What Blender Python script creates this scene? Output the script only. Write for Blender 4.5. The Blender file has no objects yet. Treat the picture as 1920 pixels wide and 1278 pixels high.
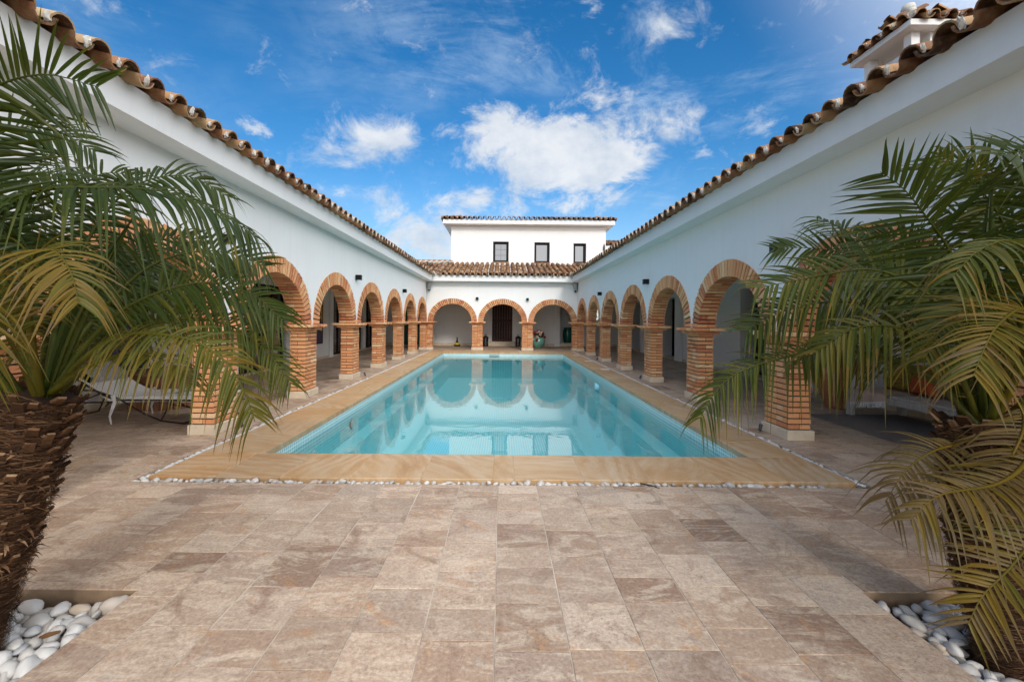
import bpy, bmesh, math, random
from mathutils import Vector, Matrix, noise

random.seed(11)
S = bpy.context.scene
COL = S.collection
PI = math.pi
V = Vector

# ------------------------------------------------------------------ mesh helper
class MB:
    def __init__(self):
        self.v = []; self.f = []; self.m = []; self.t = []; self.s = []
    def face(self, pts, t=0.0, m=0, s=False):
        n = len(self.v)
        self.v.extend([tuple(p) for p in pts])
        self.f.append(tuple(range(n, n + len(pts))))
        self.m.append(m); self.t.append(t); self.s.append(s)
    def grid(self, rows, t=0.0, m=0, s=True, close=False, tf=None):
        n = len(self.v); w = len(rows[0])
        for r in rows: self.v.extend([tuple(p) for p in r])
        for i in range(len(rows) - 1):
            for j in range(w if close else w - 1):
                k = (j + 1) % w
                self.f.append((n + i*w + j, n + i*w + k, n + (i+1)*w + k, n + (i+1)*w + j))
                self.m.append(m); self.t.append(tf(i, j) if tf else t); self.s.append(s)
    def obox(self, c, ax, ay, az, t=0.0, m=0):
        c = V(c); ax = V(ax); ay = V(ay); az = V(az)
        n = len(self.v)
        for k in (-1, 1):
            for j in (-1, 1):
                for i in (-1, 1):
                    self.v.append(tuple(c + ax*i + ay*j + az*k))
        for q in ((0,2,3,1),(4,5,7,6),(0,1,5,4),(2,6,7,3),(0,4,6,2),(1,3,7,5)):
            self.f.append(tuple(n + a for a in q)); self.m.append(m); self.t.append(t); self.s.append(False)
    def box(self, x0, x1, y0, y1, z0, z1, t=0.0, m=0):
        self.obox(((x0+x1)/2, (y0+y1)/2, (z0+z1)/2), ((x1-x0)/2,0,0), (0,(y1-y0)/2,0), (0,0,(z1-z0)/2), t, m)
    def cbox(self, x0, x1, y0, y1, z0, z1, b=.004, t=0.0, m=0):
        """box with chamfered edges"""
        n = len(self.v)
        X = (x0, x1); Y = (y0, y1); Z = (z0, z1)
        def c(i, j, k, a):
            p = [X[i], Y[j], Z[k]]; sg = (1-2*i, 1-2*j, 1-2*k)
            for q in range(3):
                if q != a: p[q] += sg[q]*b
            return tuple(p)
        idx = {}
        for i in (0,1):
            for j in (0,1):
                for k in (0,1):
                    for a in range(3):
                        idx[i,j,k,a] = len(self.v); self.v.append(c(i,j,k,a))
        F = []
        for i in (0,1):
            F.append([idx[i,0,0,0], idx[i,1,0,0], idx[i,1,1,0], idx[i,0,1,0]])
            F.append([idx[0,i,0,1], idx[1,i,0,1], idx[1,i,1,1], idx[0,i,1,1]])
            F.append([idx[0,0,i,2], idx[1,0,i,2], idx[1,1,i,2], idx[0,1,i,2]])
        for j in (0,1):
            for k in (0,1):
                F.append([idx[0,j,k,1], idx[1,j,k,1], idx[1,j,k,2], idx[0,j,k,2]])
                F.append([idx[j,0,k,0], idx[j,1,k,0], idx[j,1,k,2], idx[j,0,k,2]])
                F.append([idx[j,k,0,0], idx[j,k,1,0], idx[j,k,1,1], idx[j,k,0,1]])
        for i in (0,1):
            for j in (0,1):
                for k in (0,1):
                    F.append([idx[i,j,k,0], idx[i,j,k,1], idx[i,j,k,2]])
        for q in F:
            self.f.append(tuple(q)); self.m.append(m); self.t.append(t); self.s.append(False)
    def tube(self, pts, rad, n=8, t=0.0, m=0, s=True, cap=True, flat=1.0):
        pts = [V(p) for p in pts]
        if not isinstance(rad, (list, tuple)): rad = [rad]*len(pts)
        rows = []; up = None
        for i, p in enumerate(pts):
            T = (pts[min(i+1, len(pts)-1)] - pts[max(i-1, 0)]).normalized()
            if up is None:
                up = V((0,0,1)) if abs(T.z) < .9 else V((0,1,0))
            A = T.cross(up).normalized(); B = A.cross(T).normalized(); up = B
            rows.append([p + A*math.cos(2*PI*k/n)*rad[i] + B*math.sin(2*PI*k/n)*rad[i]*flat for k in range(n)])
        self.grid(rows, t, m, s, close=True)
        if cap:
            self.face(rows[0][::-1], t, m); self.face(rows[-1], t, m)
    def lathe(self, prof, c=(0,0,0), n=24, t=0.0, m=0, s=True, sx=1, sy=1, ph=0.0):
        c = V(c)
        rows = [[c + V((r*math.cos(2*PI*k/n+ph)*sx, r*math.sin(2*PI*k/n+ph)*sy, z)) for k in range(n)] for r, z in prof]
        self.grid(rows, t, m, s, close=True)
        if prof[0][0] > 1e-4: self.face(rows[0][::-1], t, m)
        if prof[-1][0] > 1e-4: self.face(rows[-1], t, m)
    def add(self, o, M=None, dt=0.0):
        n = len(self.v)
        self.v.extend([tuple(M @ V(p)) if M else p for p in o.v])
        self.f.extend([tuple(n+a for a in q) for q in o.f])
        self.m.extend(o.m); self.t.extend([a+dt for a in o.t]); self.s.extend(o.s)
    def mesh(self, name, mats, merge=False):
        me = bpy.data.meshes.new(name)
        me.from_pydata(self.v, [], self.f)
        if not isinstance(mats, (list, tuple)): mats = [mats]
        for q in mats: me.materials.append(q)
        me.polygons.foreach_set('material_index', self.m)
        me.polygons.foreach_set('use_smooth', self.s)
        a = me.attributes.new('tint', 'FLOAT', 'FACE'); a.data.foreach_set('value', self.t)
        bm = bmesh.new(); bm.from_mesh(me)
        if merge: bmesh.ops.remove_doubles(bm, verts=bm.verts, dist=1e-5)
        bmesh.ops.recalc_face_normals(bm, faces=bm.faces)
        if getattr(self,'flipup',False):
            for q in bm.faces:
                if q.normal.z < 0: q.normal_flip()
        bm.to_mesh(me); bm.free(); me.update()
        return me
    def up(self):
        self.flipup = True; return self
    def build(self, name, mats, parent=None, merge=False):
        return link(name, self.mesh(name, mats, merge), parent)

def link(name, data, parent=None):
    o = bpy.data.objects.new(name, data); COL.objects.link(o)
    if parent: adopt(o, parent)
    return o
def world_of(o):
    M = Matrix.LocRotScale(o.location, o.rotation_euler, o.scale)
    return (world_of(o.parent) @ o.matrix_parent_inverse @ M) if o.parent else M
def adopt(o, parent):
    """child built in world coordinates keeps its place"""
    o.parent = parent; o.matrix_parent_inverse = world_of(parent).inverted()
def thing(name, label, cat, loc=(0,0,0), group=None, rz=0.0):
    o = bpy.data.objects.new(name, None); COL.objects.link(o); o.empty_display_size = .1
    o.location = loc; o.rotation_euler = (0,0,rz)
    return tag(o, label, cat, group)
def tag(o, label, cat, group=None):
    o['label'] = label; o['category'] = cat
    if group: o['group'] = group
    return o
def kind(o, k): o['kind'] = k; return o

# ------------------------------------------------------------------ materials
def newmat(name):
    m = bpy.data.materials.new(name); m.use_nodes = True
    nt = m.node_tree; nt.nodes.clear()
    out = nt.nodes.new('ShaderNodeOutputMaterial')
    return m, nt, out
class N:
    """tiny node-graph helper"""
    def __init__(self, nt): self.nt = nt; self.co = None
    def n(self, t, **k):
        x = self.nt.nodes.new(t)
        for a, b in k.items(): setattr(x, a, b)
        return x
    def l(self, a, b): self.nt.links.new(a, b)
    def obj(self):
        if not self.co: self.co = self.n('ShaderNodeTexCoord').outputs['Object']
        return self.co
    def mapping(self, src, scale=(1,1,1), loc=(0,0,0), rot=(0,0,0)):
        x = self.n('ShaderNodeMapping'); self.l(src, x.inputs[0])
        x.inputs['Scale'].default_value = scale; x.inputs['Location'].default_value = loc; x.inputs['Rotation'].default_value = rot
        return x.outputs[0]
    def noise(self, scale, detail=4, rough=.55, src=None, dist=0.0, out='Fac'):
        x = self.n('ShaderNodeTexNoise'); x.inputs['Scale'].default_value = scale
        x.inputs['Detail'].default_value = detail; x.inputs['Roughness'].default_value = rough
        x.inputs['Distortion'].default_value = dist
        self.l(src or self.obj(), x.inputs['Vector']); return x.outputs[out]
    def ramp(self, fac, stops, interp='LINEAR'):
        x = self.n('ShaderNodeValToRGB'); cr = x.color_ramp; cr.interpolation = interp
        while len(cr.elements) < len(stops): cr.elements.new(.5)
        for e, (p, c) in zip(cr.elements, stops):
            e.position = p; e.color = tuple(c) + ((1,) if len(c) == 3 else ())
        self.l(fac, x.inputs[0]); return x.outputs[0]
    def mix(self, f, a, b, mode='MIX'):
        x = self.n('ShaderNodeMix', data_type='RGBA', blend_type=mode)
        for i, q in ((0, f), (6, a), (7, b)):
            if hasattr(q, 'is_linked'): self.l(q, x.inputs[i])
            elif i == 0: x.inputs[0].default_value = q
            else: x.inputs[i].default_value = tuple(q) + ((1,) if len(q) == 3 else ())
        return x.outputs[2]
    def math(self, op, a, b=None, c=None, clamp=False):
        x = self.n('ShaderNodeMath', operation=op, use_clamp=clamp)
        for i, q in enumerate((a, b, c)):
            if q is None: continue
            if hasattr(q, 'is_linked'): self.l(q, x.inputs[i])
            else: x.inputs[i].default_value = q
        return x.outputs[0]
    def rng(self, v, a, b, c=0.0, d=1.0, smooth=False):
        x = self.n('ShaderNodeMapRange'); x.interpolation_type = 'SMOOTHSTEP' if smooth else 'LINEAR'
        self.l(v, x.inputs[0])
        for i, q in zip((1,2,3,4), (a,b,c,d)): x.inputs[i].default_value = q
        return x.outputs[0]
    def tint(self):
        x = self.n('ShaderNodeAttribute', attribute_name='tint'); return x.outputs['Fac']
    def bump(self, h, strength=.3, dist=.01, normal=None):
        x = self.n('ShaderNodeBump'); x.inputs['Strength'].default_value = strength; x.inputs['Distance'].default_value = dist
        self.l(h, x.inputs['Height'])
        if normal: self.l(normal, x.inputs['Normal'])
        return x.outputs[0]
    def bsdf(self, color, rough=.6, normal=None, spec=.5, metal=0.0, coat=0.0):
        x = self.n('ShaderNodeBsdfPrincipled')
        for i, q in (('Base Color', color), ('Roughness', rough)):
            if hasattr(q, 'is_linked'): self.l(q, x.inputs[i])
            elif i == 'Roughness': x.inputs[i].default_value = q
            else: x.inputs[i].default_value = tuple(q) + ((1,) if len(q) == 3 else ())
        x.inputs['Specular IOR Level'].default_value = spec; x.inputs['Metallic'].default_value = metal
        x.inputs['Coat Weight'].default_value = coat
        if normal: self.l(normal, x.inputs['Normal'])
        return x.outputs[0]

def simple(name, col, rough=.5, metal=0.0, spec=.5, var=.15, nscale=8, bump=.1, coat=0.0):
    m, nt, out = newmat(name); g = N(nt)
    f = g.noise(nscale, 5)
    c2 = tuple(max(0, a*(1-var)) for a in col); c3 = tuple(min(1, a*(1+var)) for a in col)
    c = g.ramp(f, [(.3, c2), (.7, c3)])
    nb = g.bump(g.noise(nscale*6, 4), bump, .005) if bump else None
    g.l(g.bsdf(c, rough, nb, spec, metal, coat), out.inputs[0]); return m

def m_plaster(name='white_plaster', col=(.80,.795,.785)):
    m, nt, out = newmat(name); g = N(nt)
    big = g.noise(.7, 5, .6); fine = g.noise(60, 4, .6)
    c = g.ramp(big, [(.25, tuple(a*.945 for a in col)), (.75, col)])
    st = g.noise(3, 6, .7, g.mapping(g.obj(), (2.5,2.5,.25)))
    c = g.mix(g.rng(st, .52, .80, 0, .34), c, tuple(a*.8 for a in (.8,.78,.74)))
    h = g.math('ADD', g.math('MULTIPLY', fine, .35), g.noise(7, 3))
    g.l(g.bsdf(c, .85, g.bump(h, .22, .012), .3), out.inputs[0]); return m

def m_brick():
    m, nt, out = newmat('red_brick'); g = N(nt); t = g.tint()
    c = g.ramp(t, [(0, (.42,.125,.06)), (.2, (.58,.215,.095)), (.45, (.66,.285,.125)), (.7, (.72,.365,.165)), (.9, (.76,.45,.235)), (1, (.76,.54,.33))])
    b = g.noise(14, 6, .65)
    c = g.mix(g.rng(b, .35, .7, 0, .55), c, (.68,.37,.19))
    c = g.mix(g.rng(g.noise(22, 5, .7, dist=1.5), .6, .78, 0, .55), c, (.50,.15,.075))
    pit = g.noise(150, 3, .6)
    pk = g.rng(pit, .30, .40, 1, 0)
    c = g.mix(g.math('MULTIPLY', pk, .8), c, (.14,.06,.035))
    h = g.math('SUBTRACT', g.math('MULTIPLY', g.noise(45, 5, .65), .6), g.math('MULTIPLY', pk, .5))
    g.l(g.bsdf(c, .88, g.bump(h, .55, .008), .25), out.inputs[0]); return m

def m_paver():
    m, nt, out = newmat('travertine_paver'); g = N(nt); t = g.tint()
    w = g.n('ShaderNodeCombineXYZ'); g.l(g.math('MULTIPLY', t, 37.0), w.inputs[0]); g.l(g.math('MULTIPLY', t, 91.0), w.inputs[1])
    va = g.n('ShaderNodeVectorMath', operation='ADD'); g.l(g.obj(), va.inputs[0]); g.l(w.outputs[0], va.inputs[1]); p = va.outputs[0]
    t2 = g.math('FRACT', g.math('MULTIPLY', t, 13.7))
    c = g.ramp(t, [(0, (0.311,0.213,0.158)), (.2, (0.386,0.279,0.207)), (.45, (0.462,0.350,0.269)), (.65, (0.499,0.397,0.317)), (.85, (0.556,0.472,0.393)), (1, (0.518,0.388,0.259))])
    c = g.mix(g.rng(t2, .5, 1.0, 0, .38), c, (0.405,0.340,0.307))
    st = g.noise(2.6, 8, .68, g.mapping(p, (1.0, 2.6, 1)), 1.6)
    c = g.mix(g.rng(st, .48, .60, 0, .75), c, (0.623,0.539,0.441))
    bl = g.noise(3.6, 8, .72, p, .9)
    c = g.mix(g.rng(bl, .54, .66, 0, .75), c, (0.283,0.189,0.139))
    ir = g.noise(4.2, 6, .72, g.mapping(p, (1,1,1), (5,3,0)), 1.2)
    c = g.mix(g.rng(ir, .58, .68, 0, .6), c, (0.518,0.293,0.135))
    gy = g.noise(5, 6, .7, g.mapping(p, (1,1,1), (1,8,0)), .8)
    c = g.mix(g.rng(gy, .58, .72, 0, .5), c, (0.396,0.369,0.356))
    gr = g.noise(48, 7, .78, p, .3)
    c = g.mix(.62, c, g.mix(g.rng(gr, .36, .64), (0.245,0.180,0.135), (0.623,0.587,0.499)), 'OVERLAY')
    pit = g.rng(g.noise(60, 5, .65, g.mapping(p, (1,2.4,1))), .33, .405, 1, 0)
    zone = g.rng(g.noise(2.2, 4, .6, p), .50, .60, 0, 1)
    pk = g.math('MULTIPLY', pit, zone)
    c = g.mix(g.math('MULTIPLY', pk, .85), c, (0.087,0.056,0.037))
    dirt = g.noise(.55, 6, .65)
    c = g.mix(g.rng(dirt, .46, .75, 0, .32), c, (0.274,0.198,0.149))
    c = g.mix(1.0, c, g.ramp(g.math('FRACT', g.math('MULTIPLY', t, 29.3)), [(0, (.92,.905,.895)), (.5, (1.06,1.05,1.045)), (1, (1.16,1.14,1.125))]), 'MULTIPLY')
    c = g.mix(1.0, c, (.93,.955,.985), 'MULTIPLY')
    h = g.math('SUBTRACT', g.math('ADD', g.math('MULTIPLY', bl, .7), g.math('MULTIPLY', gr, .35)), g.math('MULTIPLY', pk, .9))
    rough = g.rng(bl, .3, .7, .45, .7)
    g.l(g.bsdf(c, rough, g.bump(h, .6, .008), .35), out.inputs[0]); return m

def m_coping():
    m, nt, out = newmat('golden_sandstone'); g = N(nt); t = g.tint()
    w = g.n('ShaderNodeCombineXYZ'); g.l(g.math('MULTIPLY', t, 57.0), w.inputs[0]); g.l(g.math('MULTIPLY', t, 23.0), w.inputs[1])
    va = g.n('ShaderNodeVectorMath', operation='ADD'); g.l(g.obj(), va.inputs[0]); g.l(w.outputs[0], va.inputs[1])
    vr = g.n('ShaderNodeVectorRotate', rotation_type='Z_AXIS'); g.l(va.outputs[0], vr.inputs['Vector']); g.l(g.math('MULTIPLY', g.math('FRACT', g.math('MULTIPLY', t, 7.3)), 2.2), vr.inputs['Angle']); p = vr.outputs[0]
    base = g.ramp(g.noise(1.6, 7, .66, g.mapping(p, (.7,1.5,1)), 1.6), [(.22, (0.377,0.229,0.112)), (.42, (0.499,0.335,0.177)), (.58, (0.546,0.417,0.265)), (.78, (0.594,0.508,0.394))])
    ws = g.n('ShaderNodeTexWave', wave_type='BANDS', bands_direction='Y')
    g.l(g.mapping(p, (.6,1.0,1)), ws.inputs['Vector'])
    for k, q in (('Scale', 2.4), ('Distortion', 16.0), ('Detail', 7.0), ('Detail Scale', .55), ('Detail Roughness', .6)): ws.inputs[k].default_value = q
    vein = g.rng(ws.outputs['Fac'], .72, 1.0, 0, .32, True)
    zone = g.rng(g.noise(.9, 3, .5, p), .42, .62, .15, 1)
    c = g.mix(g.math('MULTIPLY', vein, zone), base, (0.339,0.183,0.083))
    c = g.mix(g.math('MULTIPLY', g.rng(ws.outputs['Fac'], .0, .3, .35, 0, True), zone), c, (0.623,0.569,0.471))
    hue = g.ramp(g.math('FRACT', g.math('MULTIPLY', t, 3.1)), [(0, (.86,.80,.74)), (.5, (1,1,1)), (1, (1.0,.90,.78))])
    c = g.mix(1.0, c, hue, 'MULTIPLY')
    fg = g.noise(70, 5, .7, p)
    c = g.mix(.35, c, g.mix(g.rng(fg, .3, .7), (0.321,0.244,0.177), (0.584,0.529,0.495)), 'OVERLAY')
    g.l(g.bsdf(c, .5, g.bump(g.math('ADD', fg, vein), .12, .004), .4), out.inputs[0]); return m

def m_tile():
    m, nt, out = newmat('terracotta_roof_tile'); g = N(nt); t = g.tint()
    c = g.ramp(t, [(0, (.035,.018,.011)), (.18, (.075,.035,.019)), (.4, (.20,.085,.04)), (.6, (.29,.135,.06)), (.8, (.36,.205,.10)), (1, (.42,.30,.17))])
    b = g.noise(9, 6, .7)
    c = g.mix(g.rng(b, .45, .72, 0, .6), c, (.36,.24,.13))
    c = g.mix(g.rng(g.noise(16, 6, .75), .55, .72, 0, .7), c, (.09,.055,.035))
    g.l(g.bsdf(c, .85, g.bump(g.noise(50, 5, .65), .35, .006), .25), out.inputs[0]); return m

def m_leaf():
    m, nt, out = newmat('palm_leaf'); g = N(nt); t = g.tint()
    c = g.ramp(t, [(0, (.013,.032,.004)), (.3, (.040,.060,.005)), (.55, (.090,.086,.008)), (.78, (.165,.098,.010)), (1, (.130,.082,.036))])
    c = g.mix(g.rng(g.noise(5, 3), .35, .7, 0, .4), c, (.044,.056,.009))
    p = g.bsdf(c, .45, None, .22)
    tr = g.n('ShaderNodeBsdfTranslucent'); g.l(g.mix(.4, c, (.22,.23,.015)), tr.inputs[0])
    mx = g.n('ShaderNodeMixShader'); mx.inputs[0].default_value = .28
    g.l(p, mx.inputs[1]); g.l(tr.outputs[0], mx.inputs[2]); g.l(mx.outputs[0], out.inputs[0]); return m

def m_trunk():
    m, nt, out = newmat('palm_trunk_fibre'); g = N(nt); t = g.tint()
    c = g.ramp(t, [(0, (.022,.011,.006)), (.4, (.065,.031,.014)), (.75, (.155,.078,.036)), (1, (.30,.19,.11))])
    c = g.mix(g.rng(g.noise(40, 4, .7), .4, .7, 0, .5), c, (.03,.017,.01))
    g.l(g.bsdf(c, .9, g.bump(g.noise(80, 4), .4, .005), .2), out.inputs[0]); return m

def m_pebble():
    m, nt, out = newmat('white_pebble'); g = N(nt)
    oi = g.n('ShaderNodeObjectInfo'); r = oi.outputs['Random']
    c = g.ramp(r, [(0, (.33,.30,.265)), (.2, (.46,.435,.40)), (.45, (.54,.52,.49)), (.75, (.60,.59,.57)), (.88, (.36,.37,.38)), (1, (.48,.37,.27))])
    b = g.noise(18, 6, .7, None, 1.0)
    c = g.mix(g.rng(b, .5, .75, 0, .5), c, (.42,.40,.37))
    c = g.mix(g.rng(g.noise(60, 4, .7), .66, .75, 0, .6), c, (.2,.16,.12))
    g.l(g.bsdf(c, .55, g.bump(b, .15, .004), .4), out.inputs[0]); return m

def m_mosaic(nm='pool_mosaic', f=(1,1,1)):
    m, nt, out = newmat(nm); g = N(nt)
    br = g.n('ShaderNodeTexBrick'); br.offset = 0.0
    # project by dominant axis: floor uses x,y ; walls use (x+y),z
    co = g.n('ShaderNodeSeparateXYZ'); g.l(g.obj(), co.inputs[0])
    ge = g.n('ShaderNodeNewGeometry'); nz = g.n('ShaderNodeSeparateXYZ'); g.l(ge.outputs['Normal'], nz.inputs[0])
    flat = g.math('GREATER_THAN', g.math('ABSOLUTE', nz.outputs[2]), .5)
    A = g.n('ShaderNodeCombineXYZ'); g.l(co.outputs[0], A.inputs[0]); g.l(co.outputs[1], A.inputs[1])
    B = g.n('ShaderNodeCombineXYZ'); g.l(g.math('ADD', co.outputs[0], co.outputs[1]), B.inputs[0]); g.l(co.outputs[2], B.inputs[1])
    mv = g.n('ShaderNodeMix', data_type='VECTOR'); g.l(flat, mv.inputs[0]); g.l(B.outputs[0], mv.inputs[4]); g.l(A.outputs[0], mv.inputs[5])
    g.l(mv.outputs[1], br.inputs['Vector'])
    br.inputs['Color1'].default_value = (.12*f[0],.80*f[1],.88*f[2],1); br.inputs['Color2'].default_value = (.16*f[0],.87*f[1],.93*f[2],1); br.inputs['Mortar'].default_value = (.75,.97,.97,1)
    for k, q in (('Scale', 1.0), ('Mortar Size', .006), ('Brick Width', .05), ('Row Height', .05), ('Mortar Smooth', .3), ('Bias', 0)): br.inputs[k].default_value = q
    g.l(g.bsdf(br.outputs['Color'], .3, None, .4), out.inputs[0]); return m

def m_water():
    m, nt, out = newmat('pool_water'); g = N(nt)
    h = g.math('ADD', g.noise(1.6, 3, .5), g.math('MULTIPLY', g.noise(6, 2, .5), .25))
    nb = g.bump(h, .030, .08)
    fr = g.n('ShaderNodeFresnel'); fr.inputs[0].default_value = 1.40; g.l(nb, fr.inputs['Normal'])
    tr = g.n('ShaderNodeBsdfTransparent'); tr.inputs[0].default_value = (.90,.995,1,1)
    gl = g.n('ShaderNodeBsdfGlossy'); gl.inputs['Roughness'].default_value = .015; gl.inputs[0].default_value = (1,1,1,1); g.l(nb, gl.inputs['Normal'])
    mx = g.n('ShaderNodeMixShader'); g.l(fr.outputs[0], mx.inputs[0]); g.l(tr.outputs[0], mx.inputs[1]); g.l(gl.outputs[0], mx.inputs[2])
    g.l(mx.outputs[0], out.inputs[0]); return m

def m_glass(nm='dark_window_glass', base=.10):
    m, nt, out = newmat(nm); g = N(nt)
    fr = g.n('ShaderNodeFresnel'); fr.inputs[0].default_value = 1.5
    gl = g.n('ShaderNodeBsdfGlossy'); gl.inputs['Roughness'].default_value = .01
    d = g.bsdf((.012,.013,.014), .1, None, .2)
    f = g.math('ADD', g.math('MULTIPLY', fr.outputs[0],   .9), base, clamp=True)
    mx = g.n('ShaderNodeMixShader'); g.l(f, mx.inputs[0]); g.l(d, mx.inputs[1]); g.l(gl.outputs[0], mx.inputs[2])
    g.l(mx.outputs[0], out.inputs[0]); return m

def m_wood(name, a, b, scale=3.0, stretch=(8,8,.6)):
    m, nt, out = newmat(name); g = N(nt)
    f = g.noise(scale, 6, .65, g.mapping(g.obj(), stretch), .8)
    f2 = g.math('ADD', g.math('MULTIPLY', f, .8), g.math('MULTIPLY', g.tint(), .3))
    c = g.ramp(f2, [(.3, a), (.7, b)])
    g.l(g.bsdf(c, .6, g.bump(f, .3, .004), .35), out.inputs[0]); return m

def m_painting():
    m, nt, out = newmat('abstract_painting'); g = N(nt)
    f = g.noise(1.3, 3, .5, None, 1.8, 'Color'); s = g.n('ShaderNodeSeparateColor'); g.l(f, s.inputs[0])
    c = g.ramp(s.outputs[0], [(0, (.012,.012,.05)), (.38, (.03,.02,.16)), (.46, (.015,.015,.02)), (.52, (.55,.30,.02)), (.6, (.62,.42,.05)), (.66, (.02,.02,.03)), (1, (.35,.33,.30))], 'CONSTANT')
    c = g.mix(g.rng(g.noise(20, 4), .4, .7, 0, .3), c, (.02,.02,.03))
    g.l(g.bsdf(c, .4, None, .4), out.inputs[0]); return m

def m_fabric(name, col, stripe=None, sc=60):
    m, nt, out = newmat(name); g = N(nt)
    w = g.noise(sc*4, 2); c = g.mix(g.rng(g.noise(4, 4), .3, .7, 0, .5), col, tuple(a*.75 for a in col))
    if stripe:
        c = g.mix(g.rng(g.noise(26, 3, .6, None, 2.0), .5, .56), c, stripe)
    g.l(g.bsdf(c, .9, g.bump(w, .25, .003), .15), out.inputs[0]); return m

def m_ground():
    m, nt, out = newmat('dry_earth'); g = N(nt)
    f = g.noise(.05, 8, .65); f2 = g.noise(6, 6, .7)
    c = g.ramp(f, [(.3, (.10,.11,.045)), (.6, (.20,.17,.09)), (.8, (.27,.22,.14))])
    c = g.mix(g.rng(f2, .4, .7, 0, .4), c, (.08,.07,.04))
    g.l(g.bsdf(c, .95, g.bump(f2, .4, .02), .1), out.inputs[0]); return m

PLASTER = m_plaster(); BRICK = m_brick(); PAVER = m_paver(); COPING = m_coping(); TILE = m_tile()
LEAF = m_leaf(); TRUNK = m_trunk(); PEBBLE = m_pebble(); MOSAIC = m_mosaic(); BAND = m_mosaic('waterline_mosaic', (2.6,.62,.60)); WATER = m_water(); GLASS = m_glass(); SKYGLASS = m_glass('sky_reflecting_glass', .20); EARTH = m_ground()
JOINT = simple('grey_brick_mortar', (.050,.038,.030), .95, var=.25, nscale=30, bump=.4)
LIME = simple('white_lime_mortar', (.52,.50,.46), .9, var=.12, nscale=25, bump=.6)
GROUT = simple('sand_grout', (.50,.435,.36), .95, var=.34, nscale=2.2, bump=.3)
STONE = simple('cream_travertine', (.62,.52,.39), .6, var=.14, nscale=5, bump=.15)
SOIL = simple('dark_soil', (.10,.085,.07), .95, var=.4, nscale=20, bump=.6)
BLACK = simple('black_painted_metal', (.007,.007,.008), .6, spec=.2, var=.2, bump=.05)
IRON = simple('brown_iron', (.035,.026,.022), .5, metal=.6, var=.3, bump=.1)
ANTH = simple('anthracite_metal', (.028,.031,.036), .45, var=.15, bump=.05)
PITSTONE = simple('brown_cut_stone', (.25,.17,.105), .8, var=.25, nscale=9, bump=.3)
WOODDARK = m_wood('dark_stained_wood', (.018,.007,.005), (.06,.022,.014))
WOODWASH = m_wood('whitewashed_wood', (.24,.22,.20), (.55,.53,.49), 5)
WOODRED = m_wood('red_brown_wood', (.13,.05,.025), (.34,.15,.07), 4)
TEAL = simple('teal_paint', (.006,.09,.085), .4, var=.2, nscale=3, bump=.05)
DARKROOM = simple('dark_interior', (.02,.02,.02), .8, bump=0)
WHITECLOTH = m_fabric('white_canvas', (.72,.71,.70)); THROW = m_fabric('pale_pink_throw', (.55,.41,.34)); FRINGE = m_fabric('white_wool_fringe', (.7,.69,.67))
RUSTCLOTH = m_fabric('rust_orange_cloth', (.42,.085,.03)); OLIVECLOTH = m_fabric('ochre_patterned_cloth', (.30,.21,.03), (.10,.07,.03)); BEIGECLOTH = m_fabric('beige_cloth', (.48,.39,.30))
RUGM = m_fabric('grey_woven_rug', (.23,.20,.18), (.17,.15,.135), 20)
CLAY = simple('terracotta_clay', (.36,.15,.075), .85, var=.25, nscale=6, bump=.25)
CELADON = simple('celadon_glaze', (.17,.42,.33), .18, var=.18, nscale=4, bump=.05, coat=.5)
GREENGLAZE = simple('dark_green_glaze', (.01,.10,.07), .2, var=.2, nscale=4, bump=.05)
PALELEAF = simple('grey_green_leaf', (.05,.075,.04), .5, var=.3, bump=.1)
PETALPINK = simple('dusty_pink_petal', (.45,.22,.20), .6, var=.3, nscale=14, bump=.1)
PETALRED = simple('dried_red_petal', (.22,.035,.03), .7, var=.35, nscale=14, bump=.1)
PETALCREAM = simple('cream_petal', (.62,.52,.40), .7, var=.25, nscale=14, bump=.1)
YELLOW = simple('yellow_lacquer', (.60,.45,.02), .35, var=.2, bump=.05)
WHITEPLASTIC = simple('white_plastic', (.70,.70,.68), .4, var=.06, bump=.02)
PAINT = m_painting()
ROOMGREY = simple('grey_plaster', (.36,.35,.34), .85, var=.06, nscale=3, bump=.1)

SKY_SAT, SKY_VAL, SKY_STR, SUN_E, EXPO = 1.40, .67, .15, 1.0, 0.60

# ------------------------------------------------------------------ layout (metres; y runs away from the camera)
WF, WB = 3.63, 3.93            # arcade wall faces (|x|)
BAY = 2.58; PY0 = 5.84         # wing pillar rhythm
FBAY = 2.42; FX0 = -3.60       # entrance pillar rhythm
FY0, FY1 = 21.24, 21.54        # entrance arcade wall
CAP = 1.37                     # top of the capitals
EAVE_LO, EAVE_HI = 3.28, 3.56
SLOPE = V((.968, 0, .252))
POOL = (-2.58, 2.72, 4.83, 19.6); COPE = (-3.27, 3.30, 4.09, 20.9); TROUGH = (-3.37, 3.40, 3.99, 20.95)
PIT_W = (-2.95, -1.98, 1.30, 2.42); PIT_E = (2.02, 2.98, 1.30, 2.46)

def subtract(rects, hole):
    out = []
    a0, a1, b0, b1 = hole
    for x0, x1, y0, y1 in rects:
        if x1 <= a0 or x0 >= a1 or y1 <= b0 or y0 >= b1: out.append((x0,x1,y0,y1)); continue
        if x0 < a0: out.append((x0,a0,y0,y1))
        if x1 > a1: out.append((a1,x1,y0,y1))
        u0, u1 = max(x0,a0), min(x1,a1)
        if y0 < b0: out.append((u0,u1,y0,b0))
        if y1 > b1: out.append((u0,u1,b1,y1))
    return out

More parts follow.
